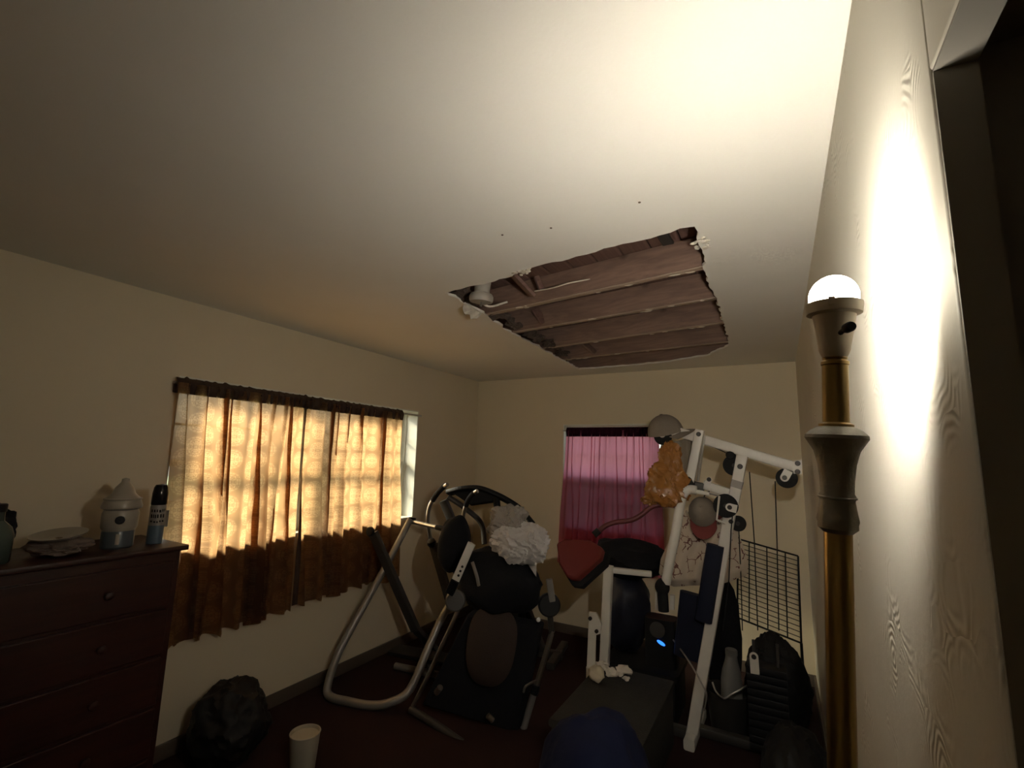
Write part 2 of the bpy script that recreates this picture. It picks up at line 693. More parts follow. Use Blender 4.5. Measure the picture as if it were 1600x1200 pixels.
def thing(name, label, cat, loc, group=None):
    o = bpy.data.objects.new(name, None)
    o.empty_display_size = 0.05
    COL.objects.link(o)
    o.location = loc
    ORG[o] = Vector(loc)
    return tag(o, label, cat, group)


def tag(o, label, cat, group=None):
    o['label'] = label
    o['category'] = cat
    if group:
        o['group'] = group
    return o


def struct(o, label=None):
    o['kind'] = 'structure'
    if label:
        o['label'] = label
    return o


def stuff(o):
    o['kind'] = 'stuff'
    return o


def lerp(a, b, t):
    return Vector(a) * (1 - t) + Vector(b) * t


# ------------------------------------------------------------------ palette
M_CEIL = wall_mat('ceiling_paint', (0.82, 0.79, 0.71), blotch=0.07)
M_WALL = wall_mat('cream_wall_paint', (0.74, 0.64, 0.455))
M_WALLR = wall_mat('trowelled_wall_paint', (0.72, 0.68, 0.57), swirl=0.6, rough=0.5)
M_CARPET = mat('dark_red_carpet', (0.026, 0.010, 0.008), rough=1.0, var=0.3, scale=5, bump=0.5, bscale=300)
M_TRIM = mat('white_trim_paint', (0.78, 0.76, 0.66), rough=0.45, var=0.05)
M_JOIST = wood_mat('old_joist_wood', (0.17, 0.105, 0.078), (0.27, 0.17, 0.125), 'X')
M_PLANK = wood_mat('roof_plank_wood', (0.13, 0.070, 0.055), (0.21, 0.118, 0.092), 'Y')
M_LITEDGE = wood_mat('lit_edge_wood', (0.32, 0.23, 0.165), (0.46, 0.35, 0.26), 'X')
M_PLASTER = mat('broken_plaster', (0.66, 0.60, 0.50), rough=0.9, var=0.25, scale=25, bump=0.5, bscale=120)
M_DARKDUST = mat('dirty_insulation', (0.055, 0.042, 0.034), rough=1.0, var=0.5, scale=30, bump=0.8, bscale=90)
M_CHROME = mat('worn_chrome', (0.55, 0.53, 0.49), rough=0.32, metal=1.0, var=0.15, scale=20)
M_GREYTUBE = mat('grey_painted_tube', (0.30, 0.28, 0.25), rough=0.42, metal=0.5, var=0.15)
M_DARKGREY = mat('dark_grey_steel', (0.050, 0.046, 0.041), rough=0.5, var=0.2, metal=0.3)
M_BLACK = mat('black_plastic', (0.008, 0.008, 0.0085), rough=0.5, var=0.2)
M_BLACKCLOTH = mat('black_cloth', (0.0065, 0.0065, 0.008), rough=0.95, var=0.3, scale=14, bump=0.4, bscale=50)
M_RUBBER = mat('black_rubber', (0.010, 0.0095, 0.009), rough=0.75, var=0.15)
M_WHITEMETAL = mat('white_enamel_steel', (0.66, 0.62, 0.54), rough=0.40, var=0.07, scale=14)
M_BOLT = mat('dark_bolt', (0.045, 0.04, 0.035), rough=0.45, metal=0.6)
M_NAVY = mat('navy_vinyl', (0.006, 0.008, 0.020), rough=0.6, var=0.2)
M_RED = mat('red_vinyl', (0.15, 0.018, 0.014), rough=0.5, var=0.12)
M_MAROON = mat('maroon_paint', (0.11, 0.018, 0.018), rough=0.45)

# ------------------------------------------------------------------ the room shell
T = 0.22
stf = MB().lohi((XL - T, YF - 0.12, -0.12), (1.60, YB + T, 0.0))
struct(stf.build('floor', M_CARPET))

ground_m = mat('garden_ground', (0.16, 0.19, 0.09), rough=1.0, var=0.4, scale=1.5)
struct(MB().lohi((-40, -40, -0.6), (40, 40, -0.45)).build('ground', ground_m), 'green garden ground outside the windows')

wl = MB()
y0, y1, z0, z1 = W1
wl.lohi((XL - T, YF - 0.12, 0), (XL, YB + T, z0))
wl.lohi((XL - T, YF - 0.12, z1), (XL, YB + T, ROOF_Z))
wl.lohi((XL - T, YF - 0.12, z0), (XL, y0, z1))
wl.lohi((XL - T, y1, z0), (XL, YB + T, z1))
struct(wl.build('wall_left', M_WALL))

wb = MB()
x0, x1, z0, z1 = W2
wb.lohi((XL, YB, 0), (XR + 0.12, YB + T, z0))
wb.lohi((XL, YB, z1), (XR + 0.12, YB + T, ROOF_Z))
wb.lohi((XL, YB, z0), (x0, YB + T, z1))
wb.lohi((x1, YB, z0), (XR + 0.12, YB + T, z1))
struct(wb.build('wall_back', M_WALL))

wr = MB()
ST = 0.034                                   # depth of the door opening's first step
NEAR = -0.26
wr.lohi((XR, DOOR_Y, 0), (XR + ST, YB, ROOF_Z))
wr.lohi((XR + ST, DOOR_Y + 0.04, 0), (XR + 0.12, YB, ROOF_Z))
wr.lohi((XR, NEAR, DOOR_Z), (XR + ST, DOOR_Y, ROOF_Z))
wr.lohi((XR + ST, NEAR - 0.04, DOOR_Z + 0.04), (XR + 0.12, DOOR_Y + 0.04, ROOF_Z))
wr.lohi((XR, YF, 0), (XR + ST, NEAR, ROOF_Z))
wr.lohi((XR + ST, YF, 0), (XR + 0.12, NEAR - 0.04, ROOF_Z))
struct(wr.build('wall_right', M_WALLR, bevel=0.003))

m_lin = mat('shaded_door_lining', (0.36, 0.335, 0.28), rough=0.6, var=0.06)  # boards added to the opening, shade put into their darker colour
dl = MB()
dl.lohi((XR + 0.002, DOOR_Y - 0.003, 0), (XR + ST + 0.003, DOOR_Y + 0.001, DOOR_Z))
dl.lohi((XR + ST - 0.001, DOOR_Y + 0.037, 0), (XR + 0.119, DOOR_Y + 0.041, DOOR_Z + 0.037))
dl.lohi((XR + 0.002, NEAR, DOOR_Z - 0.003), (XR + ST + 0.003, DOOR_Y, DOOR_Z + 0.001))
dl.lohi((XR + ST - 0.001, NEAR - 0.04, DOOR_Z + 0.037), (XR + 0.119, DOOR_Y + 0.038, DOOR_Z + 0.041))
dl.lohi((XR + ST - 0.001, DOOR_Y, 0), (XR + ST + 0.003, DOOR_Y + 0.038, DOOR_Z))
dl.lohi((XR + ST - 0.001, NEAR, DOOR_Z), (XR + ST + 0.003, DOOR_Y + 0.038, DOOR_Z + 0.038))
struct(dl.build('trim_1', m_lin), 'added lining of the door opening, shade put into its taupe colour')
struct(MB().lohi((XL, YF - 0.12, 0), (1.60, YF, ROOF_Z)).build('wall_front', M_WALL))
wh = MB()
wh.lohi((1.50, YF, 0), (1.60, 1.80, ROOF_Z))
wh.lohi((XR + 0.12, 1.70, 0), (1.50, 1.80, ROOF_Z))
struct(wh.build('wall_hallway', M_WALL))
struct(MB().lohi((XR + 0.12, YF, H), (1.50, 1.70, H + 0.02)).build('ceiling_hallway', M_CEIL))
struct(MB().lohi((XL - 0.4, YF - 0.4, ROOF_Z + 0.022), (1.80, YB + 0.5, ROOF_Z + 0.12)).build('roof', M_DARKDUST), 'flat roof over the room')

# --- ceiling with the torn hole
random.seed(4)
HOLE = [(-1.466, 1.899, 2.440), (-1.044, 1.844, 2.440), (-0.994, 1.799, 2.440), (-0.955, 1.801, 2.440), (-0.696, 1.764, 2.440), (-0.525, 1.739, 2.440), (-0.348, 1.721, 2.440), (-0.271, 1.697, 2.440), (-0.222, 1.705, 2.440), (-0.229, 1.802, 2.440),
        (-0.224, 1.916, 2.440), (-0.245, 2.201, 2.440), (-0.241, 2.591, 2.440), (-0.262, 3.498, 2.440), (-0.281, 3.674, 2.440), (-0.453, 3.955, 2.440), (-0.799, 4.091, 2.440), (-1.141, 4.141, 2.440), (-1.592, 4.134, 2.440),
        (-1.579, 3.611, 2.440), (-1.546, 3.127, 2.440), (-1.551, 2.760, 2.440), (-1.511, 2.457, 2.440), (-1.477, 2.241, 2.440), (-1.473, 2.078, 2.440)]


def jag(poly, step, amp):
    out = []
    for i in range(len(poly)):
        a, b = Vector(poly[i][:2]), Vector(poly[(i + 1) % len(poly)][:2])
        n = max(1, int((b - a).length / step))
        nr = Vector((-(b - a).y, (b - a).x)).normalized()
        for k in range(n):
            q = a.lerp(b, k / n)
            if k:
                q = q + nr * random.uniform(-amp, amp)
            out.append(q)
    return out


hole = jag(HOLE, 0.035, 0.010)
rect = [Vector((XL, YF)), Vector((XR, YF)), Vector((XR, YB)), Vector((XL, YB))]
hole_up = [q + (Vector((-0.85, 2.9)) - q).normalized() * random.uniform(-0.012, 0.006) for q in hole]


def plate(outer, inner, z):
    a = [Vector((q.x, q.y, z)) for q in outer]
    b = [Vector((q.x, q.y, z)) for q in inner]
    return a + b, tessellate_polygon([a, b])


cl = MB()
v1, t1 = plate(rect, hole, H)
v2, t2 = plate(rect, hole_up, H + 0.014)
cl.add(v1, [tuple(q) for q in t1])
cl.add(v2, [tuple(q) for q in t2])
nh = len(hole)
n1 = len(v1)
cl.f += [(4 + i, 4 + (i + 1) % nh, n1 + 4 + (i + 1) % nh, n1 + 4 + i) for i in range(nh)]
ceiling = struct(cl.build('ceiling', M_CEIL, angle=20), 'cream plasterboard ceiling with a large torn hole')

# joists seen through the hole, each one a part of the ceiling
JO = [((-1.386, 2.321), (-0.252, 2.133)), ((-1.459, 2.752), (-0.264, 2.584)), ((-1.420, 3.262), (-0.265, 3.075)), ((-1.542, 3.730), (-0.278, 3.596)), ((-1.55, 4.18), (-0.28, 4.04)), ((-1.386, 1.86), (-0.252, 1.67))]
rest_m = mat('plaster_crumbs', (0.70, 0.62, 0.50), rough=0.95)
for k, (a, b) in enumerate(JO):
    a, b = Vector(a), Vector(b)
    d = (b - a).normalized()
    a2 = a + d * ((-2.05 - a.x) / d.x)
    b2 = b + d * ((0.14 - b.x) / d.x)
    jz0, jz1 = H + 0.0205, ROOF_Z - 0.002
    j = MB().bar((a2.x, a2.y + 0.02, (jz0 + jz1) / 2), (b2.x, b2.y + 0.02, (jz0 + jz1) / 2), 0.040, jz1 - jz0, side=(0, 0, 1), r=0.003)
    jo = j.build('joist', M_JOIST, ceiling)
    MB().bar((a2.x, a2.y + 0.02, jz0 - 0.003), (b2.x, b2.y + 0.02, jz0 - 0.003), 0.034, 0.006, side=(0, 0, 1), r=0.001).build('lit_edge_strip', M_LITEDGE, jo)  # added strip, pale colour stands in for lamplight on the joist's bottom edge
    if k < 4:
        cr = MB()
        for _ in range(7):
            t = random.random()
            q = a.lerp(b, t)
            cr.blob((q.x, q.y + random.uniform(0.005, 0.035), jz0 - 0.006), (random.uniform(0.008, 0.03), 0.008, 0.004), seed=random.random() * 50, amp=0.5, sub=2)
        stuff(cr.build('plaster_crumbs', rest_m, jo))

# roof planks above the joists
x = -2.02
while x < 0.12:
    w = 0.138
    dx = random.uniform(-0.02, 0.02)
    MB().bar((x + w / 2, 1.35, ROOF_Z + 0.010 + random.uniform(0, 0.003)), (x + w / 2, 4.38, ROOF_Z + 0.010), w - 0.006, 0.018, side=(0, 0, 1), r=0.002).build('roof_plank', M_PLANK, ceiling)
    x += w + 0.002

# loose cleats, lath and splinters inside the hole
MB().bar((-1.177, 2.077, 2.560), (-1.115, 2.197, 2.470), 0.075, 0.018, side=(0, -0.5, 1)).build('nailed_cleat', M_PLANK, ceiling)
MB().bar((-1.089, 2.186, 2.570), (-1.065, 2.203, 2.500), 0.03, 0.016, side=(0, -0.5, 1)).build('nailed_cleat', M_PLANK, ceiling)
MB().bar((-1.366, 3.646, 2.560), (-1.280, 3.687, 2.480), 0.075, 0.018, side=(0, -0.6, 1)).build('nailed_cleat', M_JOIST, ceiling)
MB().bar((-1.345, 2.692, 2.570), (-1.298, 2.732, 2.480), 0.06, 0.018, side=(0, -0.6, 1)).build('nailed_cleat', M_PLANK, ceiling)
MB().bar((-0.398, 2.021, 2.595), (-0.390, 2.120, 2.585), 0.05, 0.012, side=(0, -0.2, 1)).build('nailed_cleat', M_DARKGREY, ceiling)
lath = MB().tube(path([(-1.112, 2.214, 2.500), (-0.990, 2.171, 2.485), (-0.878, 2.142, 2.485), (-0.781, 2.172, 2.500)]), [0.002] + [0.0035] * 17 + [0.002], 6)
lath.build('bent_lath_splinter', rest_m, ceiling)
# torn plasterboard paper at the rim
fa, fb = Vector((-1.473, 2.066, 2.440)), Vector((-1.484, 2.279, 2.440))
fl = MB().sheet([(0.02, 0.0), (0.98, 0.0), (0.90, 0.045), (0.62, 0.062), (0.50, 0.040), (0.30, 0.055), (0.08, 0.030)],
                lambda u, v, d: fa.lerp(fb, u) + Vector((-0.35 * v + d, -0.25 * v - d, -v * 0.9 - 0.001)), cell=0.012, depth=lambda u, v, e: 0.008 * math.sin(14 * u + 60 * v) * min(1, v * 60), thick=0.002)
fl.build('torn_paper_flap', M_PLASTER, ceiling)
tp = MB()
for (px) in [(-0.990, 1.818, 2.437), (-0.951, 1.806, 2.435), (-0.222, 1.817, 2.435), (-0.222, 1.879, 2.435)]:
    for k in range(5):
        tp.blob((px[0] + random.uniform(-0.025, 0.025), px[1] + random.uniform(-0.02, 0.02), px[2]), (random.uniform(0.006, 0.016), random.uniform(0.005, 0.012), 0.005), seed=px[0] * 30 + k, amp=0.7, crease=0.2, sub=2)
stuff(tp.build('torn_rim_crumbs', M_PLASTER, ceiling))
dd = MB()
for k in range(60):
    t = random.random()
    q = lerp((-1.489, 2.330, 2.455), (-1.567, 3.692, 2.455), t)
    e_ = random.uniform(0.008, 0.030)
    dd.blob((q.x + random.uniform(-0.005, 0.07), q.y + random.uniform(-0.04, 0.04), H + 0.018 + random.uniform(0, 0.03)), (e_ * random.uniform(0.8, 2), e_, e_ * 0.7), seed=k, amp=0.9, freq=3, sub=2)
for k in range(16):
    q = lerp((-1.472, 1.991, 2.460), (-1.460, 2.200, 2.460), random.random())
    e_ = random.uniform(0.012, 0.03)
    dd.blob((q.x + random.uniform(0, 0.05), q.y + random.uniform(-0.05, 0.0), q.z + random.uniform(0, 0.03)), (e_ * 1.5, e_, e_ * 0.8), seed=k + 99, amp=0.9, freq=3, sub=2)
stuff(dd.build('dirty_insulation', mat('brown_debris', (0.10, 0.072, 0.055), rough=1.0, var=0.6, scale=30, bump=0.8, bscale=90), ceiling, angle=20))
# nail pops in the ceiling board
np_m = mat('rusty_nail', (0.12, 0.08, 0.05), rough=0.8)
for q in [(-0.874, 1.460, 2.440), (-0.686, 1.490, 2.440), (-0.355, 1.456, 2.440)]:
    MB().disc((q[0], q[1], H - 0.0005), (0, 0, 1), 0.0045, 0.003, 10).build('nail_head', np_m, ceiling)

# old ceiling lampholder hanging by the hole's corner
lh = Vector((-1.304, 1.984, 2.440))
lamp_h = thing('ceiling_lampholder', 'old bare grey metal lampholder dangling at the corner of the ceiling hole', 'light fixture', lh + Vector((0, 0, 0.02)))
m_porc = mat('dusty_porcelain', (0.36, 0.33, 0.28), rough=0.5, var=0.25, scale=30)
tilt = Vector((0.10, -0.05, 1))
MB().lathe([(0.040, 0.05), (0.042, 0.10), (0.044, 0.145)], lh - Vector((0, 0, 0.05)), tilt).build('junction_can', m_porc, lamp_h)
MB().lathe([(0.036, 0.0), (0.058, 0.0), (0.062, 0.012), (0.062, 0.03), (0.055, 0.042), (0.036, 0.05)], lh - Vector((0, 0, 0.045)), tilt).build('canopy_ring', m_porc, lamp_h)
MB().lathe([(0.034, -0.008), (0.030, 0.02), (0.030, 0.04)], lh - Vector((0, 0, 0.030)), tilt).build('socket_well', M_BLACK, lamp_h)
MB().tube(path([lh + Vector((0, 0, -0.03)), lh + Vector((0.004, 0, -0.05)), lh + Vector((-0.004, 0.004, -0.066))]), 0.007, 8).build('contact_stem', M_CHROME, lamp_h)
MB().tube(path([lh + Vector((0.01, 0, 0.02)), lh + Vector((-0.03, 0.05, -0.02)), lh + Vector((-0.02, 0.12, -0.03)), lh + Vector((0.06, 0.17, 0.0))]), 0.006, 8).build('white_wire', M_PLASTER, lamp_h)

# baseboards
struct(MB().bar((XL + 0.007, YF, 0.04), (XL + 0.007, YB, 0.04), 0.08, 0.014, side=(1, 0, 0)).build('baseboard_left', mat('dark_base', (0.10, 0.075, 0.055), 0.6)))
struct(MB().bar((XL + 0.02, YB - 0.007, 0.04), (XR, YB - 0.007, 0.04), 0.08, 0.014, side=(0, 1, 0)).build('baseboard_back', mat('dark_base', (0.10, 0.075, 0.055), 0.6)))
struct(MB().bar((XR - 0.007, DOOR_Y + 0.02, 0.04), (XR - 0.007, YB - 0.02, 0.04), 0.08, 0.014, side=(1, 0, 0)).build('baseboard_right', mat('dark_base', (0.10, 0.075, 0.055), 0.6)))

# ------------------------------------------------------------------ windows
M_GLASS = glass_mat()
M_SCREEN = screen_mat()


def window(name, to3, s0, s1, z0, z1, depth, units, label, f=0.018, r_=0.022):
    """to3(s, d, z): s along the wall, d = depth behind the room face; each unit = two sashes of 2 x 2 panes"""
    def bx(mb, a, b):
        p, q = to3(*a), to3(*b)
        return mb.lohi([min(u, v) for u, v in zip(p, q)], [max(u, v) for u, v in zip(p, q)])
    fr = MB()
    bx(fr, (s0, depth, z0), (s1, depth + 0.08, z0 + f))
    bx(fr, (s0, depth, z1 - f), (s1, depth + 0.08, z1))
    bx(fr, (s0, depth, z0 + f), (s0 + f, depth + 0.08, z1 - f))
    bx(fr, (s1 - f, depth, z0 + f), (s1, depth + 0.08, z1 - f))
    root = struct(fr.build(name, M_TRIM), label)
    # inside sill board
    bx_ = bx(MB(), (s0 - 0.0, 0.0, z0 - 0.001), (s1, depth, z0 + 0.016))
    bx_.build('window_sill', M_TRIM, root)
    bx(MB(), (s0 - 0.001, 0.001, z0 + 0.016), (s0 + 0.010, depth, z1 + 0.001)).build('reveal_lining', M_TRIM, root)
    bx(MB(), (s1 - 0.010, 0.001, z0 + 0.016), (s1 + 0.001, depth, z1 + 0.001)).build('reveal_lining', M_TRIM, root)
    bx(MB(), (s0 + 0.010, 0.001, z1 - 0.010), (s1 - 0.010, depth, z1 + 0.001)).build('reveal_lining', M_TRIM, root)
    edges = [s0 + f] + units + [s1 - f]
    for u in units:
        bx(MB(), (u - 0.035, depth - 0.005, z0 + f), (u + 0.035, depth + 0.085, z1 - f)).build('mullion', M_TRIM, root)
    for i in range(len(edges) - 1):
        a = edges[i] + (0.035 if i else 0)
        b = edges[i + 1] - (0.035 if i < len(edges) - 2 else 0)
        zm = (z0 + z1) / 2
        for (za, zb, dd_) in ((z0 + f, zm + 0.02, 0.012), (zm - 0.02, z1 - f, 0.042)):
            d0 = depth + dd_
            d1 = d0 + 0.028
            sb = MB()
            bx(sb, (a, d0, za), (b, d1, za + r_))
            bx(sb, (a, d0, zb - r_), (b, d1, zb))
            bx(sb, (a, d0, za + r_), (a + r_, d1, zb - r_))
            bx(sb, (b - r_, d0, za + r_), (b, d1, zb - r_))
            sash = sb.build('sash', M_TRIM, root)
            ms, mz = (a + b) / 2, (za + zb) / 2
            bx(MB(), (a + r_, d0 + 0.004, mz - 0.007), (b - r_, d1 - 0.004, mz + 0.007)).build('muntin', M_TRIM, sash)
            bx(MB(), (ms - 0.009, d0 + 0.005, za + r_), (ms + 0.009, d1 - 0.005, zb - r_)).build('muntin', M_TRIM, sash)
            for (pa, pb) in ((a + r_, ms - 0.009), (ms + 0.009, b - r_)):
                for (qa, qb) in ((za + r_, mz - 0.009), (mz + 0.009, zb - r_)):
                    bx(MB(), (pa, d0 + 0.012, qa), (pb, d0 + 0.016, qb)).build('pane', M_GLASS, sash)
    return root


win1 = window('window_1', lambda s_, d_, z_: (XL - d_, s_, z_), W1[0], W1[1], W1[2], W1[3], 0.13, [2.33], 'wide side window behind the tan damask curtains')
win2 = window('window_2', lambda s_, d_, z_: (s_, YB + d_, z_), W2[0], W2[1], W2[2], W2[3], 0.07, [], 'back wall window behind the purple satin curtain')
MB().lohi((W2[0] + 0.02, YB + 0.146, W2[2] + 0.02), (W2[1] - 0.02, YB + 0.148, (W2[2] + W2[3]) / 2)).build('dimming_screen', M_SCREEN, win2)  # unseen screen, added to dim the lower half of the back window

# ------------------------------------------------------------------ curtains
M_DAM = cloth_mat('tan_damask_cloth', (0.055, 0.046, 0.034), (1.0, 0.60, 0.29), sheer=0.04, tfac=0.50, damask=True)
M_DAMH = cloth_mat('tan_damask_header', (0.085, 0.055, 0.042), (0.06, 0.035, 0.02), tfac=0.25)
M_PUR = cloth_mat('purple_satin', (0.075, 0.017, 0.030), (1.0, 0.38, 0.50), sheer=0.0, tfac=0.74, gloss=0.12)
M_PURH = cloth_mat('purple_satin_header', (0.035, 0.010, 0.020), (0.05, 0.01, 0.02), tfac=0.25, gloss=0.10)


def curtain(name, label, group, to3, s_top, s_bot, ztop, zrod, zbot, folds, amp, seed, m, mh, loc, nz=70, pk=0.058, hem_side=None):
    """gathered cloth on a rod; to3(s, d, z), d = distance into the room"""
    rnd = random.Random(seed)
    ns = folds * 14
    ph = [rnd.uniform(0, 6.28) for _ in range(8)]

    def prof(u, z):
        t = (zrod - z) / (zrod - zbot)                       # 0 at rod, 1 at hem
        wob = 0.22 * math.sin(2 * PI * u * 2.3 + ph[0] + 1.2 * t) + 0.16 * math.sin(2 * PI * u * 4.1 + ph[1] - 1.9 * t) + 0.10 * math.sin(2 * PI * u * 7.7 + ph[2])
        ga = max(0, 1 - t * 3.0)
        big = 0.5 + 0.5 * math.sin(2 * PI * (folds * u + 1.6 * wob))
        big = big ** 1.4
        small = 0.5 + 0.5 * math.sin(2 * PI * (folds * 2.3 * u + 2 * wob + 0.3 * t) + ph[3])
        a = amp * (0.45 + 0.55 * min(1, t * 1.6)) * (0.7 + 0.5 * noise.noise(Vector((u * 7, t * 1.3, seed))))
        return a * big + amp * 0.35 * ga * small + 0.004 * noise.noise(Vector((u * 30, z * 6, seed)))

    def hem(u):
        return zbot + 0.014 * math.sin(2 * PI * folds * u + ph[4]) + 0.02 * noise.noise(Vector((u * 4, seed, 0)))
    mb = MB()
    mb.uv = []
    vv, ff = [], []
    for j in range(nz + 1):
        for i in range(ns + 1):
            u = i / ns
            z = zrod + (hem(u) - zrod) * j / nz
            t = j / nz
            a = s_top[0] + (s_top[1] - s_top[0]) * u
            b = s_bot[0] + (s_bot[1] - s_bot[0]) * u
            s_ = a + (b - a) * t
            wob = 0.22 * math.sin(2 * PI * u * 2.3 + ph[0] + 1.2 * t) + 0.16 * math.sin(2 * PI * u * 4.1 + ph[1] - 1.9 * t) + 0.10 * math.sin(2 * PI * u * 7.7 + ph[2])
            lat = (0.16 + 0.14 * noise.noise(Vector((u * 5, t * 0.8, seed + 9)))) * (s_top[1] - s_top[0]) / folds * min(1, u * 9, (1 - u) * 9)
            s_ += lat * math.sin(2 * PI * (folds * u + 1.6 * wob) + 0.6)
            vv.append(to3(s_, 0.012 + prof(u, z), z))
            mb.uv.append((u * abs(s_top[1] - s_top[0]) * 1.35, z))
    for j in range(nz):
        for i in range(ns):
            k = j * (ns + 1) + i
            ff.append((k, k + 1, k + ns + 2, k + ns + 1))
    mb.add(vv, ff)
    root = thing(name, label, 'curtain', loc, group)
    mb.build('panel', m, root, angle=180)
    if hem_side is not None:                                 # turned side hem, cloth doubled
        hm = MB()
        nc = max(3, int(ns * 0.035))
        cols = range(0, nc + 1) if hem_side == 0 else range(ns - nc, ns + 1)
        hv = [vv[j * (ns + 1) + i] + (to3(0, 0.003, 0) - to3(0, 0, 0)) for j in range(nz + 1) for i in cols]
        w_ = nc + 1
        hm.add(hv, [(j * w_ + i, j * w_ + i + 1, (j + 1) * w_ + i + 1, (j + 1) * w_ + i) for j in range(nz) for i in range(nc)])
        hm.build('side_hem', mh, root, angle=180)
    # rod pocket: doubled cloth round the rod with a ruffle standing above it
    hb = MB()
    nh2 = ns
    vv, ff = [], []
    rows = 7
    for i in range(nh2 + 1):
        u = i / nh2
        s_ = s_top[0] + (s_top[1] - s_top[0]) * u
        zt = ztop + 0.012 * noise.noise(Vector((u * 22, seed, 3))) + 0.006 * math.sin(u * folds * 4 * PI)
        p = 0.006 * math.sin(u * folds * 2.6 * 2 * PI)
        for (d_, z_) in ((0.004 + p * 0.5, zt), (0.020 + p, zrod + 0.030), (0.036 + p, zrod + 0.008), (0.040 + p, zrod - 0.012), (0.030 + p, zrod - pk),
                         (0.0 + p * 0.5, zrod - pk + 0.006), (-0.002, zrod)):
            vv.append(to3(s_, d_, z_))
    for i in range(nh2):
        for k in range(rows - 1):
            a = i * rows + k
            ff.append((a, a + 1, a + rows + 1, a + rows))
    hb.add(vv, ff)
    hb.build('rod_pocket', mh, root, angle=180)
    return root


toL = lambda s_, d_, z_: Vector((XL + 0.012 + d_, s_, z_))
toB = lambda s_, d_, z_: Vector((s_, YB - 0.012 - d_, z_))
ZR1 = 1.965
MB().tube([(XL + 0.030, 1.372, ZR1), (XL + 0.030, 3.215, ZR1)], 0.008, 10)
rod = MB().tube([(XL + 0.030, 1.355, ZR1), (XL + 0.030, 3.440, ZR1)], 0.008, 10)
tag(rod.build('curtain_rod', M_CHROME), 'thin curtain rod across the wide side window', 'curtain rod')
curtain('curtain', 'tan damask curtain on the left half of the side window, nearest the dresser', 'tan damask curtains', toL, (1.362, 2.190), (1.43, 2.226), 1.995, ZR1, 0.575, 8, 0.075, 3, M_DAM, M_DAMH, (XL + 0.03, 1.77, 0.575))
curtain('curtain', 'tan damask curtain on the right half of the side window, nearest the room corner', 'tan damask curtains', toL, (2.182, 3.190), (2.214, 3.215), 1.993, ZR1 - 0.003, 0.600, 8, 0.070, 8, M_DAM, M_DAMH, (XL + 0.03, 2.7, 0.6), hem_side=0)
ZR2 = 1.885
rod2 = MB().tube([(-1.862, YB - 0.030, ZR2), (-0.90, YB - 0.030, ZR2)], 0.008, 10)
tag(rod2.build('curtain_rod', M_CHROME), 'thin curtain rod over the back wall window', 'curtain rod')
curtain('curtain', 'purple satin curtain over the back wall window', None, toB, (-1.822, -0.935), (-1.90, -0.90), 1.905, ZR2, 0.62, 13, 0.045, 21, M_PUR, M_PURH, (-1.38, YB - 0.03, 0.62))

# ------------------------------------------------------------------ floor lamp (the room's one lit lamp)
LB = Vector((-0.018, 0.70, 0.0))
LT = Vector((0.065, 0.639, 1.806))
lax = (LT - LB).normalized()
lamp = thing('floor_lamp', 'brass floor lamp with a lit bare bulb and no shade beside the right wall', 'lamp', LB)
m_brass = mat('aged_brass', (0.42, 0.31, 0.14), rough=0.30, metal=1.0, var=0.2, scale=12)
m_pewter = mat('dull_cast_metal', (0.34, 0.33, 0.30), rough=0.5, metal=0.6, var=0.3, scale=40, bump=0.2, bscale=80)
m_socket = mat('cream_bakelite_socket', (0.74, 0.65, 0.51), rough=0.45, var=0.1, scale=20)


def la(z):
    return z / lax.z


def lprof(name, pr, m, seg=32, parent=None):
    return MB().lathe([(r, la(z)) for r, z in pr], LB, lax, seg).build(name, m, parent or lamp)


MB().lathe([(0.125, 0.0), (0.128, 0.008), (0.120, 0.018), (0.07, 0.030), (0.03, 0.055), (0.018, 0.075)], LB, (0, 0, 1), 36).build('base', m_brass, lamp)
zp = 1.5385
lprof('pole', [(0.0135, 0.05), (0.0135, zp)], m_brass)
lprof('capital', [(0.014, 1.5344), (0.019, 1.5392), (0.019, 1.5440), (0.020, 1.5481), (0.0185, 1.5564), (0.0165, 1.5688), (0.0175, 1.5716), (0.0175, 1.5744), (0.0160, 1.5772), (0.0165, 1.5911), (0.0185, 1.6086), (0.022, 1.6228), (0.0275, 1.6320), (0.0305, 1.6369), (0.0300, 1.6405), (0.025, 1.6455), (0.019, 1.6491), (0.012, 1.6519)], m_pewter)
lprof('capital_ring', [(0.0165, 1.5702), (0.0185, 1.5716), (0.0185, 1.5730), (0.0165, 1.5744)], m_pewter)
lprof('neck_tube', [(0.0170, 1.6491), (0.0170, 1.6526), (0.0130, 1.6548), (0.0128, 1.7186), (0.0138, 1.7200), (0.0138, 1.7230), (0.0115, 1.7252), (0.0125, 1.7274), (0.0105, 1.7296)], m_brass)
lprof('socket_cup', [(0.010, 1.7259), (0.0130, 1.7303), (0.0155, 1.7362), (0.0160, 1.7421), (0.0195, 1.7644), (0.0215, 1.7764), (0.0272, 1.7786), (0.0282, 1.7869), (0.0280, 1.7907), (0.0264, 1.7899), (0.0220, 1.7831), (0.018, 1.7719)], m_socket, 40)
MB().box(LB + lax * la(1.7861) + Vector((-0.004, -0.0268, 0.001)), (0.006, 0.003, 0.009)).build('rim_clip', m_socket, lamp)
kn = LB + lax * la(1.7525)
sw = MB().tube([kn + Vector((0.004, -0.015, 0)), kn + Vector((0.008, -0.030, 0.001))], 0.0028, 10)
sw.lathe([(0.0045, 0), (0.0055, 0.002), (0.0055, 0.010), (0.0045, 0.012)], kn + Vector((0.008, -0.029, 0.001)), (0.35, -0.93, 0.0), 14)
sw.build('switch_knob', M_BLACK, lamp)
bz = 1.7982
m_bulb = emit_mat('lit_bulb_glass', (1.0, 0.93, 0.81), BULB_POWER)
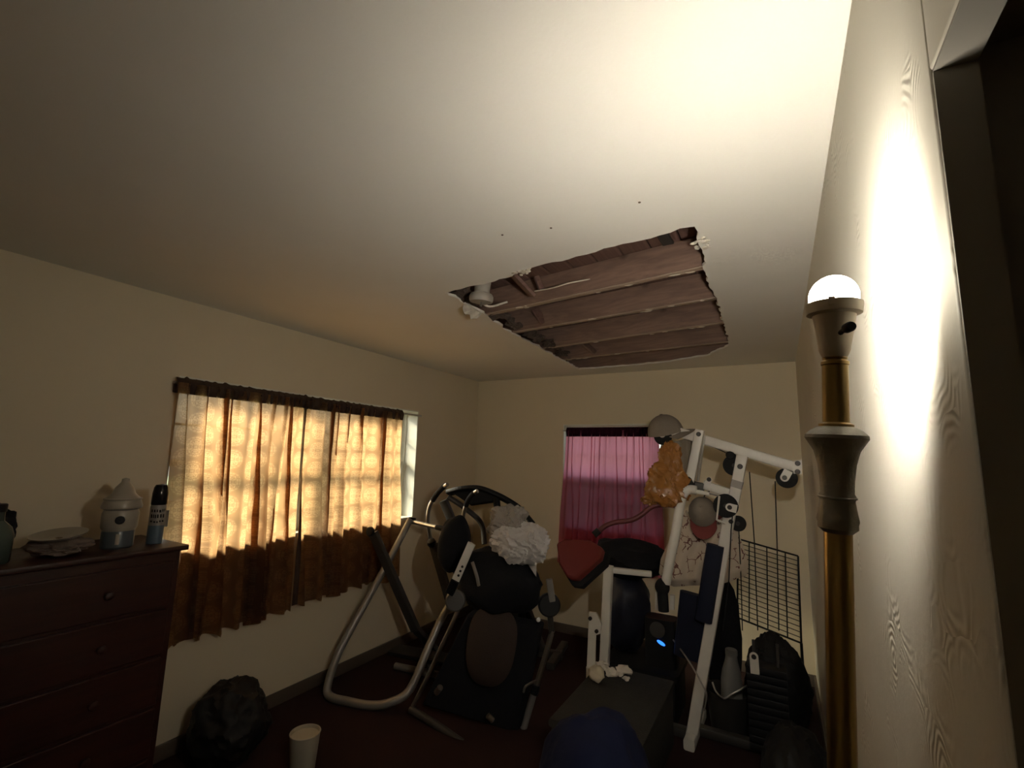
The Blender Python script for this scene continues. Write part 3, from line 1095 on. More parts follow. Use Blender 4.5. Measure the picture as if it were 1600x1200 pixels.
# one-sided glow added to the bulb: strong into the room, dim towards the door
_nt = m_bulb.node_tree
_ge = _nt.nodes.new('ShaderNodeNewGeometry')
_dt = _nt.nodes.new('ShaderNodeVectorMath')
_dt.operation = 'DOT_PRODUCT'
_az, _el = math.radians(14), math.radians(5)
_dt.inputs[1].default_value = (-math.sin(_az) * math.cos(_el), math.cos(_az) * math.cos(_el), math.sin(_el))
_nt.links.new(_ge.outputs['Normal'], _dt.inputs[0])
_mx = _nt.nodes.new('ShaderNodeMath')
_mx.operation = 'MAXIMUM'
_mx.inputs[1].default_value = 0.0
_nt.links.new(_dt.outputs['Value'], _mx.inputs[0])
_pw = _nt.nodes.new('ShaderNodeMath')
_pw.operation = 'POWER'
_pw.inputs[1].default_value = 12.0
_nt.links.new(_mx.outputs[0], _pw.inputs[0])
_ma = _nt.nodes.new('ShaderNodeMath')
_ma.operation = 'MULTIPLY_ADD'
_ma.inputs[1].default_value = BULB_POWER
_ma.inputs[2].default_value = 10.0
_nt.links.new(_pw.outputs[0], _ma.inputs[0])
_nt.links.new(_ma.outputs[0], [n for n in _nt.nodes if n.type == 'EMISSION'][0].inputs[1])
bulb_pr = []
for k in range(15):
    a = -PI * 0.36 + k * (PI * 0.86) / 14
    bulb_pr.append((0.0250 * math.cos(a), bz + 0.0255 * math.sin(a)))
bulb_pr[-1] = (0.0, bz + 0.0255)
bl = lprof('bulb', bulb_pr, m_bulb, 32)
bl['label'] = 'glowing white bulb'
lprof('bulb_collar', [(0.010, 1.7719), (0.013, 1.7809), (0.0165, bz - 0.0225), (0.015, bz - 0.0215)], mat('white_bulb_plastic', (0.8, 0.8, 0.78), 0.4), 24)

# ------------------------------------------------------------------ dresser and the things on it
DX0, DX1, DY0, DY1, DZ = XL + 0.010, -2.455, 0.20, 1.282, 1.165
dresser = thing('dresser', 'tall dark red-brown wooden dresser standing against the left wall', 'dresser', ((DX0 + DX1) / 2, (DY0 + DY1) / 2, 0))
m_maho = wood_mat('dark_mahogany', (0.022, 0.006, 0.004), (0.042, 0.011, 0.006), 'Y', rough=0.4)
MB().lohi((DX0, DY0, 0.06), (DX1, DY1, DZ - 0.024)).build('carcass', m_maho, dresser, bevel=0.004)
MB().bar((DX0 - 0.002 + (DX1 - DX0 + 0.027) / 2, DY0 - 0.02, DZ - 0.012), (DX0 - 0.002 + (DX1 - DX0 + 0.027) / 2, DY1 + 0.022, DZ - 0.012), DX1 - DX0 + 0.022, 0.024, side=(0, 0, 1), r=0.007).build('top_board', m_maho, dresser)
MB().lohi((DX0 + 0.02, DY0 + 0.02, 0.0), (DX1 - 0.03, DY1 - 0.02, 0.06)).build('plinth', m_maho, dresser)
nrow = 5
for k in range(nrow):
    za = 0.09 + k * (DZ - 0.14) / nrow
    zb = za + (DZ - 0.14) / nrow - 0.015
    dr = MB().lohi((DX1 - 0.002, DY0 + 0.03, za), (DX1 + 0.016, DY1 - 0.03, zb)).build('drawer', m_maho, dresser, bevel=0.004)
    for yy in (DY0 + 0.27, DY1 - 0.27):
        MB().lathe([(0.007, 0), (0.006, 0.012), (0.016, 0.020), (0.015, 0.028), (0.006, 0.032)], (DX1 + 0.016, yy, (za + zb) / 2), (1, 0, 0), 16).build('knob', m_maho, dr)

# spray can
cx_, cy_ = -2.575, 1.222
can = thing('spray_can', 'air freshener spray can with a black cap and blue base on the dresser', 'spray can', (cx_, cy_, DZ))
m_canw = mat('can_label_grey', (0.24, 0.21, 0.18), rough=0.35)
MB().lathe([(0.029, 0.002), (0.032, 0.005), (0.032, 0.085)], (cx_, cy_, DZ), (0, 0, 1)).build('blue_base_label', mat('can_label_blue', (0.075, 0.11, 0.14), rough=0.35), can)
lab = MB().lathe([(0.032, 0.085), (0.032, 0.170), (0.030, 0.178)], (cx_, cy_, DZ), (0, 0, 1)).build('body', m_canw, can)
random.seed(11)
ink = MB()
fdir = Vector((-cx_, -cy_, 0)).normalized()
sdir = Vector((-fdir.y, fdir.x, 0))
for row, (zz, hh) in enumerate(((0.152, 0.012), (0.128, 0.016), (0.103, 0.008))):
    a = -0.9
    while a < 0.9:
        wd = random.uniform(0.16, 0.36)
        ang = a + wd / 2
        nrm = fdir * math.cos(ang) + sdir * math.sin(ang)
        tan = Vector((-nrm.y, nrm.x, 0))
        c = Vector((cx_, cy_, DZ + zz + random.uniform(-0.002, 0.002))) + nrm * 0.0322
        ink.prism([c - tan * wd * 0.012 - Vector((0, 0, hh / 2)), c + tan * wd * 0.014 - Vector((0, 0, hh / 2)), c + tan * wd * 0.010 + Vector((0, 0, hh / 2)), c - tan * wd * 0.015 + Vector((0, 0, hh / 2))], nrm * 0.0006)
        a += wd + random.uniform(0.05, 0.12)
stuff(ink.build('printed_lettering', M_BLACK, lab))
MB().lathe([(0.031, 0.178), (0.0325, 0.182), (0.032, 0.230), (0.028, 0.258), (0.022, 0.270), (0.0, 0.274)], (cx_, cy_, DZ), (0, 0, 1)).build('cap', mat('gloss_black_cap', (0.012, 0.011, 0.012), rough=0.15), can)
MB().bar((cx_ + 0.01, cy_ + 0.030, DZ + 0.075), (cx_ + 0.01, cy_ + 0.030, DZ + 0.15), 0.022, 0.014, side=(1, 0, 0)).build('side_clip', m_canw, can)

# white ceramic cottage jar
jx, jy = -2.60, 1.085
jar = thing('ceramic_cottage_jar', 'white ceramic cottage shaped jar with a peaked roof lid on the dresser', 'jar', (jx, jy, DZ))
m_cer = mat('cream_ceramic', (0.33, 0.29, 0.23), rough=0.3, var=0.1, scale=20)
m_cerb = mat('blue_grey_glaze', (0.07, 0.085, 0.092), rough=0.3)
MB().lathe([(0.054, 0.0), (0.060, 0.008), (0.060, 0.07), (0.058, 0.075)], (jx, jy, DZ), (0, 0, 1), 24).build('blue_foot', m_cerb, jar)
MB().lathe([(0.058, 0.075), (0.066, 0.09), (0.068, 0.15), (0.062, 0.165)], (jx, jy, DZ), (0, 0, 1), 24).build('body', m_cer, jar)
MB().lathe([(0.060, 0.165), (0.074, 0.172), (0.076, 0.182), (0.064, 0.215), (0.044, 0.235), (0.034, 0.262), (0.016, 0.285), (0.014, 0.30), (0.0, 0.305)], (jx, jy, DZ), (0, 0, 1), 24).build('roof_lid', m_cer, jar)
MB().ring((jx, jy, DZ + 0.212), (0, 0, 1), 0.066, 0.005).build('lid_ridge', m_cer, jar)
f2 = Vector((-jx, -jy, 0)).normalized()
MB().disc(Vector((jx, jy, DZ + 0.125)) + f2 * 0.066, f2, 0.018, 0.008, 20).build('round_window', M_BLACK, jar)
MB().bar(Vector((jx, jy, DZ + 0.02)) + f2 * 0.058, Vector((jx, jy, DZ + 0.065)) + f2 * 0.058, 0.014, 0.008, side=f2).build('door', m_cer, jar)

# dish, folded cloth and bottle further along
dish = thing('dish', 'shallow pale dish resting on a crumpled cloth on the dresser', 'dish', (-2.58, 0.875, DZ + 0.06))
MB().lathe([(0.03, 0.0), (0.055, 0.004), (0.09, 0.022), (0.092, 0.026), (0.088, 0.026), (0.05, 0.010), (0.0, 0.008)], (-2.58, 0.875, DZ + 0.062), (0.08, -0.12, 1), 28).build('plate', m_cer, dish)
tag(MB().blob((-2.60, 0.885, DZ + 0.034), (0.11, 0.095, 0.034), seed=5, amp=0.35, freq=2.2, crease=0.12, sub=4, flat=0.030).build('crumpled_cloth', mat('dusty_pink_cloth', (0.20, 0.15, 0.12), rough=0.9)), 'crumpled greyish cloth lying on the dresser under the dish', 'cloth')
bt = thing('bottle', 'murky green glass bottle at the left edge of the dresser', 'bottle', (-2.585, 0.685, DZ))
m_bt = mat('murky_green_glass', (0.05, 0.07, 0.06), rough=0.2)
MB().lathe([(0.052, 0.0), (0.055, 0.006), (0.055, 0.10), (0.045, 0.13), (0.022, 0.155), (0.020, 0.19)], (-2.585, 0.685, DZ), (0, 0, 1), 24).build('body', m_bt, bt)
MB().lathe([(0.023, 0.188), (0.024, 0.192), (0.024, 0.215), (0.020, 0.218)], (-2.585, 0.685, DZ), (0, 0, 1), 20).build('cap', M_BLACK, bt)
bk = MB().blob((-2.78, 0.70, DZ + 0.105), (0.09, 0.09, 0.115), seed=9, amp=0.3, freq=2, crease=0.1, sub=4, flat=0.104)
tag(bk.build('dark_bundle', M_BLACKCLOTH), 'dark cloth bundle behind the green bottle on the dresser', 'bundle')

# ------------------------------------------------------------------ exercise glider: leaning U frame, handle, swing arms
gl_ = thing('exercise_glider', 'grey tubular exercise glider with a leaning U frame below the side window', 'exercise machine', (-2.45, 2.5, 0))
left_leg = [(-2.660, 3.122, 1.084), (-2.670, 2.865, 0.740), (-2.680, 2.646, 0.464), (-2.700, 2.512, 0.264)]
MB().tube(path(left_leg + [(-2.70, 2.44, 0.10), (-2.66, 2.42, 0.030), (-2.50, 2.44, 0.027), (-2.35, 2.48, 0.027), (-2.24, 2.53, 0.05), (-2.160, 2.624, 0.109), (-2.130, 2.750, 0.318), (-2.110, 2.865, 0.489), (-2.080, 2.981, 0.620)], 6), 0.026, 14).build('u_frame', M_GREYTUBE, gl_)
h0, h1 = Vector((-2.660, 3.139, 1.067)), Vector((-2.224, 3.050, 1.052))
MB().tube([h0, lerp(h0, h1, 0.72)], 0.0165, 12).build('handle', M_CHROME, gl_)
MB().tube([lerp(h0, h1, 0.70), h1], 0.0185, 12).build('handle_grip', M_RUBBER, gl_)
MB().tube([h0 + Vector((0.0, 0, -0.015)), h0 + Vector((0, 0.01, 0.03))], 0.030, 12).build('end_cap', M_RUBBER, gl_)
a0, a1 = Vector((-2.720, 2.775, 1.018)), Vector((-2.450, 3.012, 0.306))
MB().bar(a0, a1, 0.075, 0.04, side=(0, 1, 0)).build('swing_arm', M_DARKGREY, gl_)
MB().disc(a0 + Vector((0.0, -0.03, 0.01)), (0, 1, 0), 0.035, 0.03).build('pivot_knob', M_BLACK, gl_)
a0, a1 = Vector((-2.360, 3.053, 0.934)), Vector((-2.220, 3.099, 0.549))
MB().bar(a0, a1, 0.065, 0.04, side=(0, 1, 0)).build('swing_arm', M_DARKGREY, gl_)
MB().lathe([(0.030, -0.02), (0.036, 0.0), (0.030, 0.022), (0.016, 0.03)], a0 + Vector((0.0, -0.02, 0.01)), (0, -0.5, 0.8), 16).build('pivot_knob', M_BLACK, gl_)
p0_ = Vector((-2.450, 3.012, 0.306))
MB().bar(p0_ + Vector((0, 0, 0.01)), (p0_.x + 0.12, p0_.y + 0.25, 0.02), 0.06, 0.04, side=(0, 1, 0)).build('lower_strut', M_DARKGREY, gl_)
MB().bar((-2.60, 2.95, 0.16), (-1.95, 3.05, 0.16), 0.16, 0.03, side=(0, 0, 1)).build('foot_board', M_BLACK, gl_)
MB().tube([(-2.62, 3.0, 0.025), (-1.95, 3.1, 0.025)], 0.025, 12).build('rear_floor_tube', M_GREYTUBE, gl_)
MB().tube([(-2.30, 2.95, 0.15), (-2.30, 3.04, 0.03)], 0.02, 10).build('board_bracket', M_GREYTUBE, gl_)

# ------------------------------------------------------------------ exercise bike in the corner
eb = thing('exercise_bike', 'black exercise bike with curved handlebars in the room corner', 'exercise bike', (-2.15, 3.75, 0))
hb1 = path([(-2.474, 3.416, 0.691), (-2.578, 3.326, 0.873), (-2.601, 3.281, 1.058), (-2.585, 3.268, 1.180), (-2.503, 3.249, 1.286), (-2.435, 3.241, 1.347), (-2.383, 3.230, 1.376)])
hb2 = path([(-2.324, 3.381, 1.036), (-2.287, 3.346, 1.155), (-2.243, 3.331, 1.246), (-2.187, 3.317, 1.306), (-2.143, 3.314, 1.334)])
for hb_ in (hb1, hb2):
    n = len(hb_)
    MB().tube(hb_[:n - 14], 0.017, 12).build('handlebar', M_CHROME, eb)
    MB().tube(hb_[n - 16:-4], 0.022, 12).build('handlebar_grip', M_RUBBER, eb)
    MB().tube(hb_[-5:], 0.017, 12).build('grip_end', M_CHROME, eb)
hoop = path([(-2.473, 3.367, 1.297), (-2.338, 3.379, 1.331), (-2.216, 3.446, 1.340), (-2.105, 3.514, 1.301), (-1.996, 3.586, 1.240), (-1.910, 3.646, 1.169), (-1.836, 3.706, 1.065)])
hp = MB()
for i in range(len(hoop) - 1):
    hp.bar(hoop[i], hoop[i + 1] + (hoop[i + 1] - hoop[i]) * 0.12, 0.035, 0.07, side=(0.3, -0.8, 0.5))
hp.build('backrest_hoop', M_BLACK, eb)
MB().prism([(-2.408, 3.370, 1.290), (-2.218, 3.470, 1.328), (-2.097, 3.544, 1.289), (-2.129, 3.536, 1.235), (-2.295, 3.449, 1.203)], (0.01, -0.05, 0.02)).build('console', M_BLACK, eb)
MB().tube(path([(-2.102, 3.542, 1.284), (-2.085, 3.552, 1.153), (-2.034, 3.549, 1.002)]), 0.03, 10).build('hoop_strut', M_BLACK, eb)
MB().tube(path([(-2.445, 3.330, 1.269), (-2.318, 3.418, 1.172), (-2.201, 3.481, 1.057), (-2.142, 3.448, 0.903)]), 0.022, 10).build('cross_tube', M_DARKGREY, eb)
MB().bar((-2.510, 3.358, 1.232), (-2.16, 3.62, 0.30), 0.07, 0.05, side=(0, 1, 0)).build('front_post', M_DARKGREY, eb)
MB().bar((-2.42, 3.70, 0.03), (-1.62, 3.86, 0.03), 0.06, 0.06, side=(0, 0, 1)).build('floor_beam', M_DARKGREY, eb)
MB().bar((-2.30, 3.45, 0.03), (-2.40, 4.00, 0.03), 0.06, 0.05, side=(0, 0, 1)).build('stabiliser', M_DARKGREY, eb)
MB().bar((-1.62, 3.62, 0.03), (-1.70, 4.10, 0.03), 0.06, 0.05, side=(0, 0, 1)).build('stabiliser', M_DARKGREY, eb)
MB().disc((-2.10, 3.64, 0.36), (0.15, 1, 0), 0.26, 0.10, 32).build('flywheel_housing', M_BLACK, eb)
MB().bar((-1.78, 3.82, 0.05), (-1.994, 3.539, 0.856), 0.06, 0.05, side=(0, 1, 0)).build('seat_post', M_DARKGREY, eb)
sp_ = Vector((-2.013, 3.531, 0.845))
MB().blob(sp_ + Vector((0, 0, 0.0)), (0.16, 0.14, 0.05), seed=2, amp=0.08, sub=3).build('saddle', M_BLACK, eb)

# ------------------------------------------------------------------ inversion table: chrome side tubes, padded bed, brown headrest
iv = thing('inversion_table', 'folded inversion table with black padded bed and brown headrest', 'exercise machine', (-1.75, 2.75, 0))
lt = [(-1.823, 2.678, 0.696), (-1.848, 2.657, 0.605), (-1.917, 2.616, 0.421), (-1.999, 2.583, 0.221), (-2.060, 2.541, 0.069)]
MB().tube(path(lt), 0.0135, 12).build('side_tube', M_CHROME, iv)
rt_ = [(-1.293, 2.919, 0.546), (-1.335, 2.892, 0.372), (-1.371, 2.863, 0.228)]
MB().tube(path(rt_), 0.0165, 12).build('side_tube', M_CHROME, iv)
MB().tube([(-1.370, 2.861, 0.236), (-1.382, 2.852, 0.186)], 0.026, 12).build('tube_joint', M_BLACK, iv)
MB().tube(path([(-1.382, 2.852, 0.186), (-1.413, 2.833, 0.065), (-1.435, 2.805, -0.041)]), 0.020, 12).build('lower_tube', M_GREYTUBE, iv)
e0, e1 = Vector((-1.558, 2.369, 1.117)), Vector((-1.660, 2.373, 0.904))
ab = MB().bar(e0, e1, 0.045, 0.016, side=(0.45, -0.9, 0.1)).build('adjuster_bar', M_WHITEMETAL, iv)
for t in (0.62, 0.74, 0.86):
    MB().disc(lerp(e0, e1, t) + Vector((0.012, -0.012, 0)), (0.45, -0.9, 0.1), 0.007, 0.006, 10).build('bar_hole', M_BLACK, ab)
MB().bar(lerp(e0, e1, 1.0), Vector((-1.718, 2.402, 0.819)), 0.05, 0.03, side=(0.45, -0.9, 0.1)).build('bar_sleeve', M_BLACK, iv)
hub = Vector((-1.764, 2.529, 0.740))
MB().disc(hub, (0.5, -0.85, 0.1), 0.062, 0.05, 28).build('pivot_hub', mat('grey_hub', (0.10, 0.095, 0.088), 0.4, metal=0.4), iv)
hub2 = Vector((-1.303, 2.886, 0.704))
MB().disc(hub2, (0.5, -0.85, 0.1), 0.07, 0.05, 28).build('pivot_hub', M_BLACK, iv)
MB().bar((-1.295, 2.862, 0.862), (-1.278, 2.888, 0.708), 0.04, 0.02, side=(0.5, -0.85, 0.1)).build('hub_plate', M_GREYTUBE, iv)
MB().disc(Vector((-1.339, 2.809, 0.631)), (0.5, -0.85, 0.3), 0.014, 0.012, 14).build('bolt', M_GREYTUBE, iv)
MB().bar(hub2, (-1.298, 2.920, 0.527), 0.035, 0.03, side=(0.5, -0.85, 0.1)).build('hub_arm', M_DARKGREY, iv)
MB().bar(hub2, (-1.441, 2.819, 0.773), 0.035, 0.03, side=(0.5, -0.85, 0.1)).build('hub_arm', M_DARKGREY, iv)
# bed: long padded panel seen on edge-down slope
bc = [(-1.759, 2.689, 0.639), (-1.344, 2.884, 0.584), (-1.443, 2.794, -0.004), (-1.979, 2.555, 0.112)]
MB().prism(bc, (0.02, 0.05, 0.03)).build('bed_panel', M_BLACKCLOTH, iv, bevel=0.012)
hc = (Vector(bc[0]) + Vector(bc[1]) + Vector(bc[2]) + Vector(bc[3])) / 4
ux = (Vector(bc[1]) - Vector(bc[0])).normalized()
uy = (Vector(bc[3]) - Vector(bc[0]))
uy = (uy - ux * uy.dot(ux)).normalized()
un = ux.cross(uy)
if un.y > 0:
    un = -un
hc2 = Vector((-1.591, 2.675, 0.461))
hd = MB()
vv, ff = [], []
NR, NA = 7, 36
for i in range(NR + 1):
    q = i / NR
    for k in range(NA):
        a = 2 * PI * k / NA
        ca, sa = math.cos(a), math.sin(a)
        e = 2.6
        rx = 0.150 * math.copysign(abs(ca) ** (2 / e), ca)
        ry = (0.215 + 0.02 * (sa < 0)) * math.copysign(abs(sa) ** (2 / e), sa)
        vv.append(hc2 + ux * rx * q * (1 - 0.10 * sa) + uy * ry * q + un * (0.045 * (1 - q ** 3)))
for i in range(NR):
    for k in range(NA):
        ff.append((i * NA + k, i * NA + (k + 1) % NA, (i + 1) * NA + (k + 1) % NA, (i + 1) * NA + k))
hd.add(vv, ff)
hd.build('headrest', mat('brown_headrest', (0.036, 0.023, 0.018), rough=0.8, bump=0.3, bscale=150), iv)
MB().tube(path([(-2.074, 2.536, 0.053), (-1.878, 2.535, 0.019), (-1.661, 2.525, -0.022), (-1.481, 2.514, -0.046)]), 0.022, 12).build('floor_tube', M_DARKGREY, iv)
MB().tube([(-1.881, 2.537, 0.193), (-1.846, 2.526, 0.234)], 0.018, 10).build('foot_knob', M_CHROME, iv)
MB().tube([(-1.573, 2.632, 0.107), (-1.548, 2.651, 0.078)], 0.016, 10).build('foot_knob', M_CHROME, iv)
MB().tube(path([(-1.343, 2.821, 0.286), (-1.386, 2.755, 0.265), (-1.397, 2.743, 0.231)]), 0.007, 8).build('side_hook', M_CHROME, iv)
# folded black seat cushion on top of the bed
MB().blob((-1.606, 2.738, 0.843), (0.30, 0.16, 0.20), seed=13, amp=0.16, freq=1.6, crease=0.06, sub=4).build('folded_cushion', M_BLACKCLOTH, iv)
MB().blob((-1.843, 2.602, 1.059), (0.105, 0.09, 0.17), seed=17, amp=0.25, freq=1.1, crease=0.0, sub=4).build('strap_bundle', M_BLACKCLOTH, iv)
MB().tube(path([(-1.640, 2.509, 0.982), (-1.610, 2.517, 0.904), (-1.603, 2.531, 0.848)]), 0.010, 8).build('buckle', M_GREYTUBE, iv)

# crumpled white bag on the cushion
bg = thing('plastic_bag', 'crumpled white plastic bag lying on the black cushion', 'bag', (-1.473, 2.739, 0.995))
m_bag = mat('white_bag_film', (0.44, 0.41, 0.38), rough=0.32, var=0.15, scale=10, bump=0.5, bscale=9)
m_bag2 = mat('grey_bag_cloth', (0.25, 0.22, 0.19), rough=0.6, var=0.2, scale=10, bump=0.5, bscale=10)
MB().blob((-1.405, 2.666, 1.096), (0.175, 0.12, 0.120), seed=31, amp=0.30, freq=1.2, wrinkle=0.15, sub=5).build('bag_body', m_bag, bg)
MB().blob((-1.502, 2.690, 1.183), (0.135, 0.10, 0.110), seed=37, amp=0.45, freq=1.4, wrinkle=0.17, sub=5).build('bag_top', m_bag2, bg)
q = [(-1.358, 2.664, 0.998), (-1.301, 2.686, 1.053), (-1.309, 2.708, 0.905)]
MB().prism(q, (0.004, -0.012, 0.0)).build('bag_handle', m_bag, bg)

# ------------------------------------------------------------------ home gym (white steel) in the right back part of the room
GY = 3.20
gym = thing('home_gym', 'white steel home gym with pulleys and a slanted top boom by the right wall', 'exercise machine', (-0.5, GY, 0))
SD = (0, 1, 0)


def bolt(p, r=0.014, parent=None):
    p = Vector(p)
    return MB().disc((p.x, p.y - 0.036, p.z), (0, 1, 0), r, 0.016, 14).build('bolt', M_BOLT, parent or gym)


boom = MB().bar((-0.622, 3.200, 1.818), (0.102, 3.200, 1.589), 0.060, 0.05, side=SD).build('top_boom', M_WHITEMETAL, gym)
pl = [(0.059, 3.165, 1.627), (0.113, 3.165, 1.639), (0.108, 3.165, 1.558), (0.068, 3.165, 1.559)]
ep = MB().prism(pl, (0, 0.008, 0)).build('end_plate', M_WHITEMETAL, gym)
for q in ((0.091, 3.190, 1.617), (0.088, 3.190, 1.571)):
    bolt(q, 0.014, ep)


def pulley(c, r=0.052, parent=None, t=0.028):
    c = Vector(c)
    mb = MB().lathe([(r * 0.25, -t / 2), (r, -t / 2), (r, -t / 4), (r * 0.86, 0), (r, t / 4), (r, t / 2), (r * 0.25, t / 2)], c, (0, 1, 0), 28)
    w = mb.build('pulley', M_RUBBER, parent or gym)
    MB().disc((c.x, c.y - t / 2 - 0.003, c.z), (0, 1, 0), 0.012, 0.01, 12).build('axle', M_BOLT, w)
    return w


def tab(p0, p1, w=0.045, dy=-0.03, hole=True):
    """rounded flat bracket from p0 to the hole at p1"""
    p0, p1 = Vector(p0) + Vector((0, dy, 0)), Vector(p1) + Vector((0, dy, 0))
    ax = (p1 - p0).normalized()
    up = ax.cross(Vector((0, 1, 0)))
    poly = [p0 + up * w / 2, p0 - up * w / 2]
    for k in range(9):
        a = -PI / 2 + PI * k / 8
        poly.append(p1 + up * (math.sin(a) * w / 2) + ax * (math.cos(a) * w / 2))
    t = MB().prism(poly, (0, 0.007, 0)).build('bracket', M_WHITEMETAL, gym)
    if hole:
        MB().disc((p1.x, p1.y - 0.006, p1.z), (0, 1, 0), 0.013, 0.010, 12).build('bolt', M_BOLT, t)
    return t


# left end of the boom with its pulley
pulley((-0.652, 3.200, 1.768), 0.055)
tab((-0.626, 3.200, 1.822), (-0.651, 3.200, 1.781), 0.042)
# front upright
MB().bar((-0.420, 3.170, 1.807), (-0.494, 3.170, 1.471), 0.055, 0.05, side=SD).build('front_upright', M_WHITEMETAL, gym)
bolt((-0.426, 3.180, 1.780))
MB().tube([(-0.399, 3.170, 1.767), (-0.444, 3.170, 1.493)], 0.009, 8).build('guide_rod', M_CHROME, gym)
MB().blob((-0.508, 3.170, 1.478), (0.05, 0.045, 0.055), seed=3, amp=0.1, sub=3).build('upright_collar', M_RUBBER, gym)
MB().bar((-0.494, 3.200, 1.470), (-0.413, 3.200, 1.455), 0.05, 0.07, side=SD).build('arm_hinge', M_DARKGREY, gym)
# rear upright in two lengths
u0 = MB().bar((-0.189, 3.170, 1.654), (-0.257, 3.170, 1.342), 0.062, 0.055, side=SD).build('rear_upright', M_WHITEMETAL, gym)
bolt((-0.202, 3.170, 1.590), 0.015)
MB().bar((-0.219, 3.168, 1.507), (-0.231, 3.168, 1.466), 0.064, 0.06, side=SD).build('tape_band', mat('grey_tape', (0.32, 0.29, 0.25), 0.6), gym)
low0, low1 = Vector((-0.270, 3.200, 1.328)), Vector((-0.526, 3.200, 0.027))
low1.z = 0.03
MB().bar(low0, low1, 0.065, 0.06, side=SD).build('main_post', M_WHITEMETAL, gym)
bolt((-0.266, 3.200, 1.269), 0.013)
pulley((-0.238, 3.200, 1.596), 0.062)
pulley((0.033, 3.200, 1.532), 0.056)
tab((0.045, 3.200, 1.576), (0.023, 3.200, 1.535))
pulley((-0.288, 3.140, 1.360), 0.068)
tab((-0.226, 3.120, 1.348), (-0.263, 3.120, 1.356))
pulley((-0.234, 3.240, 1.253), 0.045)
MB().disc(Vector((-0.254, 3.200, 1.657)), (0, 1, 0), 0.027, 0.05).build('end_knob', M_RUBBER, gym)
# cross arm
MB().bar((-0.416, 3.200, 1.474), (-0.252, 3.200, 1.426), 0.052, 0.05, side=SD).build('cross_arm', M_WHITEMETAL, gym)
tab((-0.390, 3.200, 1.475), (-0.378, 3.200, 1.507), 0.030)
MB().bar((-0.447, 3.120, 1.434), (-0.375, 3.120, 1.423), 0.022, 0.02, side=SD).build('hook_bar', M_WHITEMETAL, gym)
MB().tube(path([(-0.483, 3.120, 1.432), (-0.432, 3.120, 1.438), (-0.368, 3.120, 1.427), (-0.326, 3.120, 1.418)]), 0.006, 8).build('snap_hook', M_CHROME, gym)
gd = MB().tube([(-0.317, 3.100, 1.416), (-0.336, 3.100, 1.280), (-0.292, 3.100, 1.262)], 0.006, 8)
gd.build('cable_guard', M_WHITEMETAL, gym)
# swinging press arm with foam end
arm = path([(-0.446, 3.120, 1.441), (-0.483, 3.120, 1.443), (-0.514, 3.100, 1.423), (-0.538, 3.100, 1.353), (-0.564, 3.080, 1.196), (-0.594, 3.060, 1.048), (-0.625, 3.050, 0.893)], 5)
am = MB()
am.tube(arm, 0.0275, 14)
am.build('press_arm', M_WHITEMETAL, gym)
fo = Vector((-0.644, 3.050, 0.872))
MB().blob(fo, (0.042, 0.04, 0.05), seed=6, amp=0.06, sub=3).build('foam_roller', M_RUBBER, gym)
MB().tube([fo, Vector((-0.639, 3.050, 0.737))], 0.030, 12).build('lower_grip', M_RUBBER, gym)
MB().bar((-0.681, 3.100, 0.827), (-0.683, 3.100, 0.728), 0.028, 0.03, side=SD).build('roller_bracket', M_WHITEMETAL, gym)
MB().bar((-0.596, 3.100, 0.822), (-0.601, 3.100, 0.742), 0.024, 0.03, side=SD).build('roller_bracket', M_WHITEMETAL, gym)
# cables
for pts in ([(-0.400, 3.200, 1.729), (-0.261, 3.200, 1.661)], [(-0.157, 3.200, 1.561), (-0.149, 3.200, 1.149), (-0.154, 3.200, 0.679)], [(-0.026, 3.200, 1.512), (-0.034, 3.200, 1.161), (-0.049, 3.200, 0.698)],
            [(-0.251, 3.130, 1.327), (-0.265, 3.130, 1.218), (-0.286, 3.130, 0.950), (-0.327, 3.130, 0.666)], [(-0.231, 3.240, 1.245), (-0.231, 3.240, 0.936), (-0.236, 3.240, 0.652)]):
    MB().tube(pts, 0.0032, 6).build('cable', M_BLACK, gym)
# weight stack with guide rods
wx = Vector((-0.123, 3.280, 0.307))
for k in range(11):
    MB().bar((wx.x - 0.10, 3.28, 0.06 + k * 0.040), (wx.x + 0.10, 3.28, 0.06 + k * 0.040), 0.036, 0.12, side=SD, r=0.004).build('weight_plate', M_BLACK, gym)
for s_ in (-0.06, 0.06):
    MB().tube([(wx.x + s_, 3.28, 0.03), (wx.x + s_, 3.28, 0.60)], 0.009, 10).build('stack_rod', M_DARKGREY, gym)
tab((-0.178, 3.200, 0.446), (-0.180, 3.200, 0.536), 0.045, dy=0.0)
MB().tube([(-0.177, 3.210, 0.466), (wx.x - 0.07, 3.26, 0.42)], 0.008, 8).build('bracket_stem', M_BLACK, gym)
# back pad and base
MB().bar((-0.355, 3.160, 1.126), (-0.436, 3.160, 0.691), 0.095, 0.06, side=SD, r=0.025).build('back_pad', M_NAVY, gym)
MB().bar((-0.471, 3.260, 0.805), (-0.519, 3.260, 0.431), 0.22, 0.06, side=SD, r=0.025).build('seat_back', M_NAVY, gym)
MB().bar((low1.x, 3.10, 0.03), (low1.x + 0.01, 3.52, 0.03), 0.06, 0.06, side=(0, 0, 1)).build('floor_beam', M_WHITEMETAL, gym)
MB().bar((low1.x, 3.30, 0.032), (wx.x + 0.12, 3.30, 0.032), 0.06, 0.05, side=(0, 0, 1)).build('floor_beam', M_DARKGREY, gym)
MB().bar((low1.x - 0.01, 3.22, 0.034), (-1.16, 3.24, 0.034), 0.06, 0.05, side=(0, 0, 1)).build('floor_beam', M_DARKGREY, gym)
